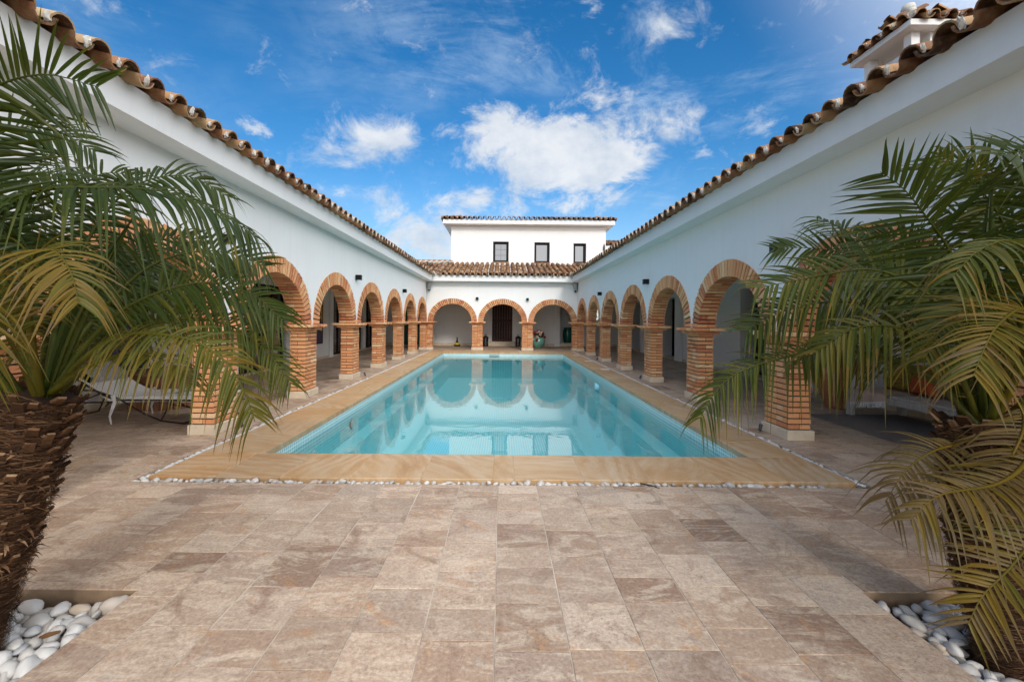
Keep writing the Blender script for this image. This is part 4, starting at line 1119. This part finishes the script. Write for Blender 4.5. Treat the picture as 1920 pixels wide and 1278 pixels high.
for x,y,lab in ((3.53,6.0,'small black spotlight at the foot of the nearest fully visible right pillar'),(3.53,11.2,'small black spotlight at the foot of the third right pillar from the camera'),(3.53,16.3,'small black spotlight at the foot of the fifth right pillar'),(3.53,21.4,'small black spotlight at the corner pillar, far right'),
                (-3.50,5.95,'small black spotlight at the foot of the near left pillar under the palm'),(-3.50,11.3,'small black spotlight at the foot of the third left pillar')):
    spot((x,y,0), 1 if x>0 else -1, lab)
for s,lab in ((-1,'grey block with dark dome standing for the shaded recess under the far left eaves'),(1,'grey block with dark dome standing for the shaded recess under the far right eaves')):
    c = V((s*3.50,21.0,2.98)); root = thing('eave_shade_block', lab, 'camera', c, 'shade blocks in the eave corners')
    mb = MB(); mb.cbox(c.x-.07,c.x+.07,21.0,21.235,3.0,3.26,.01); mb.cbox(c.x-.05,c.x+.05,21.03,21.235,2.86,3.0,.01); mb.build('recess_block', ROOMGREY, root)  # stand-in for a shaded corner recess, its shade put into the grey
    mb = MB(); mb.lathe([(.0,-.17),(.03,-.165),(.05,-.14),(.055,-.11),(.06,-.10),(.06,-.085)],(c.x,21.08,c.z),16); mb.build('dome', BLACK, root)

# ------------------------------------------------------------------ things under the entrance arches
def lantern(p, label):
    root = thing('lantern', label, 'lantern', p, 'lanterns flanking the door')
    x,y,z = p
    mb = MB(); mb.lathe([(.16,0),(.16,.05),(.135,.06)],p,8,s=False,ph=PI/8); mb.build('base', IRON, root)
    mb = MB()
    for k in range(8):
        a = 2*PI*k/8+PI/8; mb.tube([(x+.14*math.cos(a),y+.14*math.sin(a),.05),(x+.14*math.cos(a),y+.14*math.sin(a),.44)],.013,6)
    for q in (.2,.32): mb.lathe([(.142,q),(.146,q+.012),(.142,q+.024)],p,16)
    mb.build('frame', IRON, root)
    mb = MB(); mb.lathe([(.132,.06),(.132,.44)],p,16); mb.build('pane', GLASS, root)
    mb = MB(); mb.lathe([(.17,.44),(.165,.47),(.13,.53),(.07,.575),(.035,.59),(.03,.61),(.0,.615)],p,16); mb.build('domed_lid', IRON, root)
    mb = MB(); mb.tube([(x-.05,y,.60),(x-.045,y,.66),(x,y,.69),(x+.045,y,.66),(x+.05,y,.60)],.008,6); mb.build('ring', IRON, root)
lantern((-.88,24.15,0),'dark domed lantern standing left of the wooden door'); lantern((.90,24.15,0),'dark domed lantern standing right of the wooden door')

pt = thing('planter', 'round pale green ceramic bowl with dried flowers behind the right middle pillar', 'planter', (1.93,23.3,0))
mb = MB(); P0 = (1.93,23.3,0)
mb.lathe([(.17,0),(.2,.03),(.31,.16),(.36,.30),(.35,.42),(.30,.51),(.285,.53),(.30,.545),(.27,.54),(.26,.50),(.0,.47)],P0,32); mb.build('bowl', CELADON, pt)
r = random.Random(9)
def blob(mb, c, rad, seed, t=0.0):
    rows = []
    for a in range(7):
        ph = PI*a/6; rows.append([])
        for b in range(10):
            th = 2*PI*b/10; d = V((math.sin(ph)*math.cos(th), math.sin(ph)*math.sin(th), math.cos(ph))); q = 1+.55*noise.noise(d*3.2+V((seed,0,0)))
            rows[-1].append(V(c)+d*rad*q)
    mb.grid(rows, t, s=False, close=True)
for nm, mt, n, rad in (('pink_flowers', PETALPINK, 12, .075), ('red_flowers', PETALRED, 16, .07), ('cream_flowers', PETALCREAM, 9, .075)):
    mb = MB()
    for i in range(n):
        a = r.uniform(0,2*PI); q = r.random()**.6*.40; blob(mb,(1.93+math.cos(a)*q, 23.3+math.sin(a)*q, .62+.22*(1-(q/.42)**2)+r.uniform(-.08,.10)-(.18 if q>.33 else 0)), rad*r.uniform(.7,1.2), i*3.7+rad*50)
    mb.build(nm, mt, pt)
mb = MB()
for i in range(90):
    a = r.uniform(0,2*PI); e = r.uniform(.2,1.4); d = V((math.cos(a)*math.cos(e),math.sin(a)*math.cos(e),math.sin(e))); o = V((1.93,23.3,.50)); l = r.uniform(.3,.52)
    s2 = d.cross(V((0,0,1))).normalized(); w = .028
    mb.grid([[o+d*l*.5-s2*.004,o+d*l*.5+s2*.004],[o+d*l*.8-s2*w,o+d*l*.8+s2*w],[o+d*l*1.05+V((0,0,-.03))-s2*.004,o+d*l*1.05+V((0,0,-.03))+s2*.004]], s=False)
mb.build('foliage', PALELEAF, pt)

lu = thing('ornament', 'yellow and dark bottle shaped floor ornament below the left entrance arch', 'ornament', (-2.45,24.2,0))
P0 = (-2.45,24.2,0)
mb = MB(); mb.lathe([(.0,0),(.17,0),(.185,.05),(.18,.09)],P0,20); mb.lathe([(.10,.20),(.06,.26),(.035,.34),(.03,.46),(.036,.48),(.0,.49)],P0,16); mb.build('neck', IRON, lu)
mb = MB(); mb.lathe([(.18,.09),(.17,.13),(.14,.17),(.10,.205)],P0,20); mb.build('band', YELLOW, lu)
ur = thing('urn', 'tall dark green glazed urn inside the dark doorway on the right', 'urn', (3.78,25.25,0))
mb = MB(); mb.lathe([(.14,.001),(.19,.03),(.25,.3),(.28,.6),(.27,.85),(.22,1.0),(.20,1.03),(.225,1.06),(.19,1.05),(.17,.98),(.0,.9)],(3.78,25.25,0),28); mb.build('body', GREENGLAZE, ur)

# shrub seen through the small back window
sh = thing('shrub', 'green shrub outside seen through the small back window', 'shrub', (7.4,33,0))
mb = MB(); r = random.Random(3)
for i in range(900):
    d = V((r.gauss(0,1),r.gauss(0,1),r.gauss(0,1))).normalized()*(r.random()**.4); c = V((7.4,33,.95))+V((d.x*1.5,d.y*1.1,d.z*.85))
    a = V((r.gauss(0,1),r.gauss(0,1),r.gauss(0,1))).normalized(); b = a.cross(V((r.gauss(0,1),r.gauss(0,1),r.gauss(0,1)))).normalized()
    mb.face([c-a*.10,c+b*.05,c+a*.10,c-b*.05], r.random()*.4)
mb.build('foliage', LEAF, sh)
mb = MB(); mb.tube([(7.4,33,0),(7.42,33.02,.6)],[.06,.04],8); mb.build('stem', WOODDARK, sh)

# ------------------------------------------------------------------ left walkway furniture
def painting(y0, y1, z0, z1, label):
    root = thing('painting', label, 'painting', (-6.48,(y0+y1)/2,z0), 'abstract paintings in the left walkway')
    mb = MB(); mb.cbox(-6.495,-6.455,y0,y1,z0,z1,.003); mb.build('canvas', PAINT, root)
    mb = MB()
    for a,b,c,d in ((y0-.03,y0,z0-.03,z1+.03),(y1,y1+.03,z0-.03,z1+.03),(y0,y1,z0-.03,z0),(y0,y1,z1,z1+.03)): mb.box(-6.498,-6.445,a,b,c,d)
    mb.build('frame', BLACK, root)
painting(6.6,8.0,.60,2.3,'large blue, black and yellow abstract painting behind the lounger'); painting(13.95,15.85,.60,2.4,'dark blue and yellow abstract painting between two glass doors')

lo = thing('sun_lounger', 'white canvas sun lounger on curved brown iron frame under the left arcade', 'sun lounger', (-5.0,6.45,0))
ya,yb = 6.10,6.78
prof = [(-6.12,.80),(-6.0,.73),(-5.8,.60),(-5.6,.47),(-5.42,.39),(-5.30,.37),(-5.1,.385),(-4.7,.395),(-4.3,.39),(-4.0,.375)]
mb = MB()
for o in (0,-.035):
    mb.grid([[(x,ya+(yb-ya)*j/8,z+o-.018*math.sin(PI*j/8)) for j in range(9)] for x,z in prof])
for yy in (ya,yb): mb.grid([[(x,yy,z),(x,yy-.004,z-.075 if x>-5.45 else z-.035)] for x,z in prof], s=False)
mb.grid([[(-4.0,ya+(yb-ya)*j/8,.375-.018*math.sin(PI*j/8)) for j in range(9)],[(-3.995,ya+(yb-ya)*j/8,.30) for j in range(9)]])
mb.build('canvas', WHITECLOTH, lo)
mb = MB()
for k in range(2):
    mb.obox((-5.86+.0,(ya+yb)/2,.67),(.14,0,-.095),(0,.30,0),(.03,0,.045))
mb.build('head_cushion', WHITECLOTH, lo)
mb = MB()
for yy in (ya-.012,yb+.012):
    mb.tube([(-6.14,yy,.79),(-5.8,yy,.575),(-5.5,yy,.40),(-5.32,yy,.335),(-4.0,yy,.34)],.013,8)
    mb.tube([(-6.1,yy,.46),(-5.9,yy,.47),(-5.6,yy,.46),(-5.3,yy,.36),(-4.95,yy,.16),(-4.7,yy,.055),(-4.4,yy,.02),(-4.0,yy,.012),(-3.8,yy,.03)],.012,8)
    mb.tube([(-6.0,yy,.70),(-6.08,yy,.30),(-6.2,yy,.03)],.012,8); mb.tube([(-6.2,yy,.28),(-5.3,yy,.31)],.012,8)
    mb.tube([(-4.7,yy,.055),(-4.55,yy,.33)],.009,6); mb.tube([(-4.62,yy,.30),(-4.3,yy,.24),(-3.95,yy,.23)],.009,6); mb.tube([(-5.55,yy,.42),(-5.95,yy,.25),(-6.1,yy,.1)],.01,6)
for x,z in ((-6.14,.79),(-5.32,.335),(-4.0,.34),(-4.4,.02),(-6.2,.03)): mb.tube([(x,ya-.012,z),(x,yb+.012,z)],.011,8)
mb.build('frame', IRON, lo)
mb = MB()
for i in range(26):
    x = -5.28+i*.05; mb.box(x,x+.018,ya,yb,.318,.326)
mb.build('slats', WOODRED, lo)
for yy in (ya-.02,yb+.02):
    mb = MB(); mb.tube([(-5.36,yy,.40),(-5.33,yy,.31),(-5.37,yy,.20),(-5.40,yy,.11),(-5.375,yy,.0)],[.034,.030,.024,.016,.012],8,flat=.5); mb.build('tie_strap', WHITECLOTH, lo)
ro = thing('rose', 'single pink rose lying on the white lounger', 'rose', (-4.45,6.32,.40))
mb = MB(); 
for k in range(9):
    a = k*2.4; q = .012+.003*k; c = V((-4.40+math.cos(a)*q*.6,6.32+math.sin(a)*q*.6,.455)); blob(mb,c,.022+.001*k,k*2.0)
mb.build('bloom', PETALPINK, ro)
mb = MB(); mb.tube([(-4.43,6.32,.44),(-4.6,6.30,.41),(-4.83,6.27,.395)],.004,6); 
for q in (-.02,.02): mb.grid([[(-4.5,6.31,.425),(-4.5,6.312,.425)],[(-4.56,6.31+q*2,.44),(-4.53,6.33+q*2,.42)],[(-4.62,6.31+q*3,.425),(-4.62,6.312+q*3,.425)]],.1,s=False)
mb.build('stem', PALELEAF, ro)
tb = thing('side_table', 'low round table of red brown wooden staves behind the white lounger', 'table', (-5.62,7.5,0))
mb = MB(); r = random.Random(2); 
for k in range(40):
    a = 2*PI*k/40; o = V((math.cos(a),math.sin(a),0)); tg = V((-o.y,o.x,0)); rr_ = .55+r.uniform(-.006,.006)
    mb.obox(V((-5.62,7.5,.27))+o*rr_, o*.018, tg*.040, V((0,0,.268+r.uniform(-.004,.004))), r.random())
mb.build('stave_drum', WOODRED, tb)
mb = MB(); mb.lathe([(.0,.53),(.585,.53),(.60,.545),(.60,.575),(.585,.59),(.0,.59)],(-5.62,7.5,0),48); mb.build('tabletop', m_wood('table_top_wood',(.16,.08,.045),(.30,.17,.10),4,(3,3,3)), tb)

# ------------------------------------------------------------------ right walkway furniture
rg = MB(); rg.cbox(4.95,6.45,4.6,7.15,.002,.012,.003); r = random.Random(6)
for i in range(120):
    y = 4.6+i*.0212; rg.tube([(4.95,y,.006),(4.925,y+r.uniform(-.006,.006),.004)],.004,4,m=0)
tag(rg.build('rug', RUGM), 'flat grey woven rug on the floor under the white bench', 'rug')
be = thing('bench', 'rustic whitewashed wooden bench against the right walkway wall', 'bench', (6.05,6.2,0))
r = random.Random(12)
mb = MB()
for i in range(5):
    x = 5.66+i*.168; mb.cbox(x+.003,x+.165,5.15,7.15,.40,.435,.005,r.random())
mb.build('seat', WOODWASH, be)
mb = MB(); mb.cbox(5.635,5.68,5.2,7.1,.31,.40,.006,.3); mb.cbox(6.46,6.5,5.2,7.1,.31,.40,.006,.3); mb.cbox(5.68,6.46,7.06,7.10,.31,.40,.006,.3); mb.cbox(5.68,6.46,5.2,5.24,.31,.40,.006,.3); mb.build('rail', WOODWASH, be)
for x,y,h in ((5.655,7.13,.66),(6.48,7.13,.9),(5.655,5.17,.66),(6.48,5.17,.9)):
    mb = MB(); mb.cbox(x-.045,x+.045,y-.045,y+.045,.013,h,.008,r.random()); mb.build('leg', WOODWASH, be)
mb = MB(); mb.cbox(6.46,6.5,5.22,7.08,.72,.82,.006,.5); mb.cbox(6.46,6.5,5.22,7.08,.52,.60,.006,.2); mb.build('backrest', WOODWASH, be)
for y in (5.17,7.13):
    mb = MB(); mb.cbox(5.68,6.46,y-.03,y+.03,.60,.65,.006,.4); mb.build('armrest', WOODWASH, be)
th = thing('throw', 'pale pink throw with white fringe draped over the far end of the bench', 'throw', (5.9,6.7,.44))
mb = MB(); rows = []
for j in range(14):
    y = 7.08-j*.05; hang = .22*(1-j/14*.65); w_ = .012*math.sin(j*1.1)
    rows.append([(6.3,y,.445),(6.0,y,.448),(5.75,y,.449),(5.64,y,.445),(5.618+w_*.5,y,.42),(5.612+w_,y,.44-hang*.5),(5.61+w_*1.4,y,.44-hang)])
mb.grid(rows); mb.build('cloth', THROW, th)
mb = MB()
for i in range(60):
    j = i/60*13; y = 7.08-j*.05; hang = .22*(1-j/14*.65); z = .44-hang; w_ = .012*math.sin(j*1.1)*1.4
    mb.tube([(5.61+w_,y,z),(5.60+w_+r.uniform(-.01,.01),y+r.uniform(-.01,.01),z-.05),(5.605+w_+r.uniform(-.015,.015),y+r.uniform(-.015,.015),z-.09)],[.007,.006,.004],5)
mb.build('fringe', FRINGE, th)
def cushion(p, rx, rz, size, mt, label, lean=.35, yaw=0.0):
    mb = MB(); n = 12; rows = []
    for sgn in (1,-1):
        rows = []
        for i in range(n+1):
            u = -1+2*i/n; rows.append([])
            for j in range(n+1):
                v = -1+2*j/n; f = max(0,(1-u**4)*(1-v**4))**.5; pinch = 1-.10*(1-abs(u))*(abs(v)**6)-.0
                rows[-1].append((sgn*f*.085, u*size/2*(1-.08*(1-v*v)*abs(u)**5), v*size/2*(1-.08*(1-u*u)*abs(v)**5)))
        mb.grid(rows)
    o = mb.build('cushion', mt, None, True); o.location = p; o.rotation_euler = (0,lean,yaw); tag(o, label, 'cushion', 'cushions on the bench')
cushion((6.22,6.82,.66),0,0,.44,OLIVECLOTH,'ochre patterned cushion at the far end of the bench',.3,.15)
cushion((6.15,6.36,.66),0,0,.46,RUSTCLOTH,'plain rust orange cushion beside the ochre one',.32,-.1)
cushion((6.19,5.72,.66),0,0,.44,RUSTCLOTH,'rust orange cushion half hidden by palm fronds, nearer the camera',.3,.1)
cushion((6.30,6.05,.70),0,0,.50,BEIGECLOTH,'pale beige cushion propped behind the rust ones',.22,.0)
ja = thing('jar', 'tall ribbed terracotta oil jar standing beyond the bench', 'jar', (5.86,7.72,0))
mb = MB(); pf = [(.13,0),(.15,.02)]
for i in range(40):
    u = i/39; z = .04+.92*u; rad = .15+.16*math.sin(PI*min(1,u*.78+.02))**1.1; pf.append((rad+.004*math.sin(i*1.6),z))
pf += [(.17,.99),(.16,1.02),(.19,1.06),(.185,1.08),(.14,1.05),(.12,.95),(0,.9)]
mb.lathe(pf,(5.86,7.72,0),32); mb.build('body', CLAY, ja)
for a in (.9,4.0):
    o = V((math.cos(a),math.sin(a),0)); c = V((5.86,7.72,0)); mb = MB(); mb.tube([c+o*.27+V((0,0,.70)),c+o*.36+V((0,0,.80)),c+o*.33+V((0,0,.92)),c+o*.19+V((0,0,.96))],.018,8); mb.build('handle', CLAY, ja)
# twig on the pebbles and a few dry leaf scraps
mb = MB(); mb.tube([(1.28,4.03,.012),(1.36,3.98,.012),(1.42,3.93,.008)],[.006,.005,.003],6,t=.1); tag(mb.build('twig', WOODDARK), 'short dark twig lying by the pebble row at the near pool edge', 'twig')
for x,y,z,l,a,lab in ((-2.28,1.82,-.01,.10,.9,'dry brown bark scrap lying on the left pebbles near the trunk'),(-2.14,2.05,.0,.08,.3,'small curled dry leaf on the left pebbles by the paving edge')):
    mb = MB(); d = V((math.cos(a),math.sin(a),.1)); s2 = V((-d.y,d.x,0)); c = V((x,y,z))
    mb.grid([[c-s2*.004,c+V((0,0,.006)),c+s2*.004],[c+d*l*.4-s2*.02,c+d*l*.4+V((0,0,.016)),c+d*l*.4+s2*.018],[c+d*l-s2*.004,c+d*l+V((0,0,.012)),c+d*l+s2*.004]],.6,s=False)
    tag(mb.build('dry_leaf', TRUNK), lab, 'dry leaf')

# ------------------------------------------------------------------ sky, sun, camera
SUN = V((.22,-1.0,.57)).normalized()         # towards the sun
el = math.asin(SUN.z); az = math.atan2(SUN.x, SUN.y)
w = bpy.data.worlds.new('World'); S.world = w; w.use_nodes = True
nt = w.node_tree; nt.nodes.clear(); g = N(nt)
sky = g.n('ShaderNodeTexSky', sky_type='NISHITA'); sky.sun_disc = False; sky.sun_elevation = el; sky.sun_rotation = az % (2*PI)
sky.air_density = 1.0; sky.dust_density = .6; sky.ozone_density = 2.2; sky.altitude = 50
co = g.n('ShaderNodeTexCoord').outputs['Generated']
hs = g.n('ShaderNodeHueSaturation'); hs.inputs['Saturation'].default_value = SKY_SAT; hs.inputs['Value'].default_value = SKY_VAL; g.l(sky.outputs[0], hs.inputs['Color'])
sp = g.n('ShaderNodeSeparateXYZ'); g.l(co, sp.inputs[0])
zc = g.math('ADD', g.math('MAXIMUM', sp.outputs[2], 0.0), .30)
pc = g.n('ShaderNodeCombineXYZ'); g.l(g.math('DIVIDE', sp.outputs[0], zc), pc.inputs[0]); g.l(g.math('DIVIDE', sp.outputs[1], zc), pc.inputs[1])
# thin streaky veil, denser towards the right
def rotm(src, sc_, off, rot): return g.mapping(src, sc_, off, rot)
ci = g.noise(2.1, 10, .66, rotm(co, (1.0,1.0,2.6), (3.1,1.7,0), (0,.62,.3)), .9)
ci2 = g.noise(1.7, 5, .55, rotm(co, (1,1,1.6), (7.3,2.2,0), (0,.3,0)), .5)
fine = g.noise(9, 8, .7, rotm(co, (1.0,1.0,2.2), (0,4,0), (0,.62,.3)), .8)
veil = g.math('MULTIPLY', g.rng(g.math('ADD', g.math('MULTIPLY', ci, .75), g.math('MULTIPLY', fine, .25)), .455, .65, 0, .6, True), g.rng(ci2, .36, .56, .05, 1, True))
east_ = g.rng(sp.outputs[0], -.50, .30, .30, 1.0)
veil = g.math('MULTIPLY', veil, east_)
low = g.rng(sp.outputs[2], .02, .34, .45, 0, True)
# heaped clouds in a few places
def heap(px, py, rx, rz, thr, sc, off, soft=.20):
    d = V(((px-941)/826, 1, (598-py)/826)).normalized()
    m = g.n('ShaderNodeVectorMath', operation='SUBTRACT'); g.l(co, m.inputs[0]); m.inputs[1].default_value = d
    k = g.n('ShaderNodeVectorMath', operation='MULTIPLY'); g.l(m.outputs[0], k.inputs[0]); k.inputs[1].default_value = (1/rx, 1/rx, 1/rz)
    ln = g.n('ShaderNodeVectorMath', operation='LENGTH'); g.l(k.outputs[0], ln.inputs[0])
    mask = g.rng(ln.outputs['Value'], 0, 1, .27, -.14)
    nz = g.noise(sc, 12, .66, g.mapping(co, (1,1,1.35), off), .35)
    return g.rng(g.math('ADD', nz, mask), thr, thr+soft, 0, 1, True)
hs_ = [heap(1040,300,.30,.15,.455,7.0,(0,.3,.1)), heap(1130,290,.20,.11,.47,8.0,(3,.3,1.1)), heap(940,250,.13,.08,.48,9.0,(5,.3,2.1)), heap(690,262,.18,.08,.47,9.0,(2,1.3,0),.3), heap(800,440,.32,.13,.50,8.0,(5,2,1),.22), heap(1250,50,.14,.07,.55,9.0,(1,4,2),.3), heap(640,365,.06,.04,.58,12,(3,3,3)), heap(470,245,.06,.04,.58,12,(1,3,7)), heap(200,15,.15,.07,.60,8,(6,3,1),.3), heap(1250,240,.13,.07,.54,10,(4,4,2),.3)]
dens = hs_[0]
for q in hs_[1:]: dens = g.math('MAXIMUM', dens, q)
shade = g.noise(9, 5, .6, g.mapping(co, (1,1,1.5), (.1,.0,.25)))
ccol = g.mix(g.rng(shade, .35, .65), (2.7,3.05,3.5), (4.1,4.15,4.2))
c = g.mix(g.math('MINIMUM', veil, .8), hs.outputs[0], (2.6,3.3,4.1))
c = g.mix(low, c, (2.2,3.1,4.1))
c = g.mix(g.math('MULTIPLY', dens, .88), c, ccol)
# unseen bright haze behind the viewer, added as fill light from the right
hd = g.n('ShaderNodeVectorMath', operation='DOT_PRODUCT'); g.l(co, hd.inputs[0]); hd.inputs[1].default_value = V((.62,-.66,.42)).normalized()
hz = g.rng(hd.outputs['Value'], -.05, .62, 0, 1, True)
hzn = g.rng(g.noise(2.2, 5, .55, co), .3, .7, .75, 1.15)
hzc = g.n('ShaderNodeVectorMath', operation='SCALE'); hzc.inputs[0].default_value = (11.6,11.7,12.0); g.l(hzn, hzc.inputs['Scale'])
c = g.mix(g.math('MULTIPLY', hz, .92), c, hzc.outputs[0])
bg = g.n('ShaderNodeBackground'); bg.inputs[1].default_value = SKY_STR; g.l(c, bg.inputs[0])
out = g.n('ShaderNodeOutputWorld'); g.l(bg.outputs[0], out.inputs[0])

sl = bpy.data.lights.new('sun', 'SUN'); sl.energy = SUN_E; sl.angle = math.radians(11); sl.color = (1,.93,.83)
so = bpy.data.objects.new('sun', sl); COL.objects.link(so); so.rotation_euler = (-SUN).to_track_quat('-Z','Y').to_euler(); so.location = (5,-20,20)

cd = bpy.data.cameras.new('camera'); cam = bpy.data.objects.new('camera', cd); COL.objects.link(cam)
cd.sensor_width = 36; cd.lens = 826.2/1920*36; cd.shift_x = (960-941.1)/1920; cd.shift_y = (598.2-639)/1920
cd.clip_start = .05; cd.clip_end = 6000
cam.location = EYE; cam.rotation_euler = (Matrix.Rotation(PI/2,3,'X') @ Matrix.Rotation(.0092,3,'Z')).to_euler()
S.camera = cam
S.view_settings.view_transform = 'Standard'; S.view_settings.look = 'None'; S.view_settings.gamma = 1.0; S.view_settings.exposure = EXPO
S.render.resolution_x = 1024; S.render.resolution_y = 681
S.cycles.max_bounces = 8; S.cycles.transparent_max_bounces = 16; S.cycles.caustics_reflective = False; S.cycles.caustics_refractive = False
S.cycles.use_denoising = True
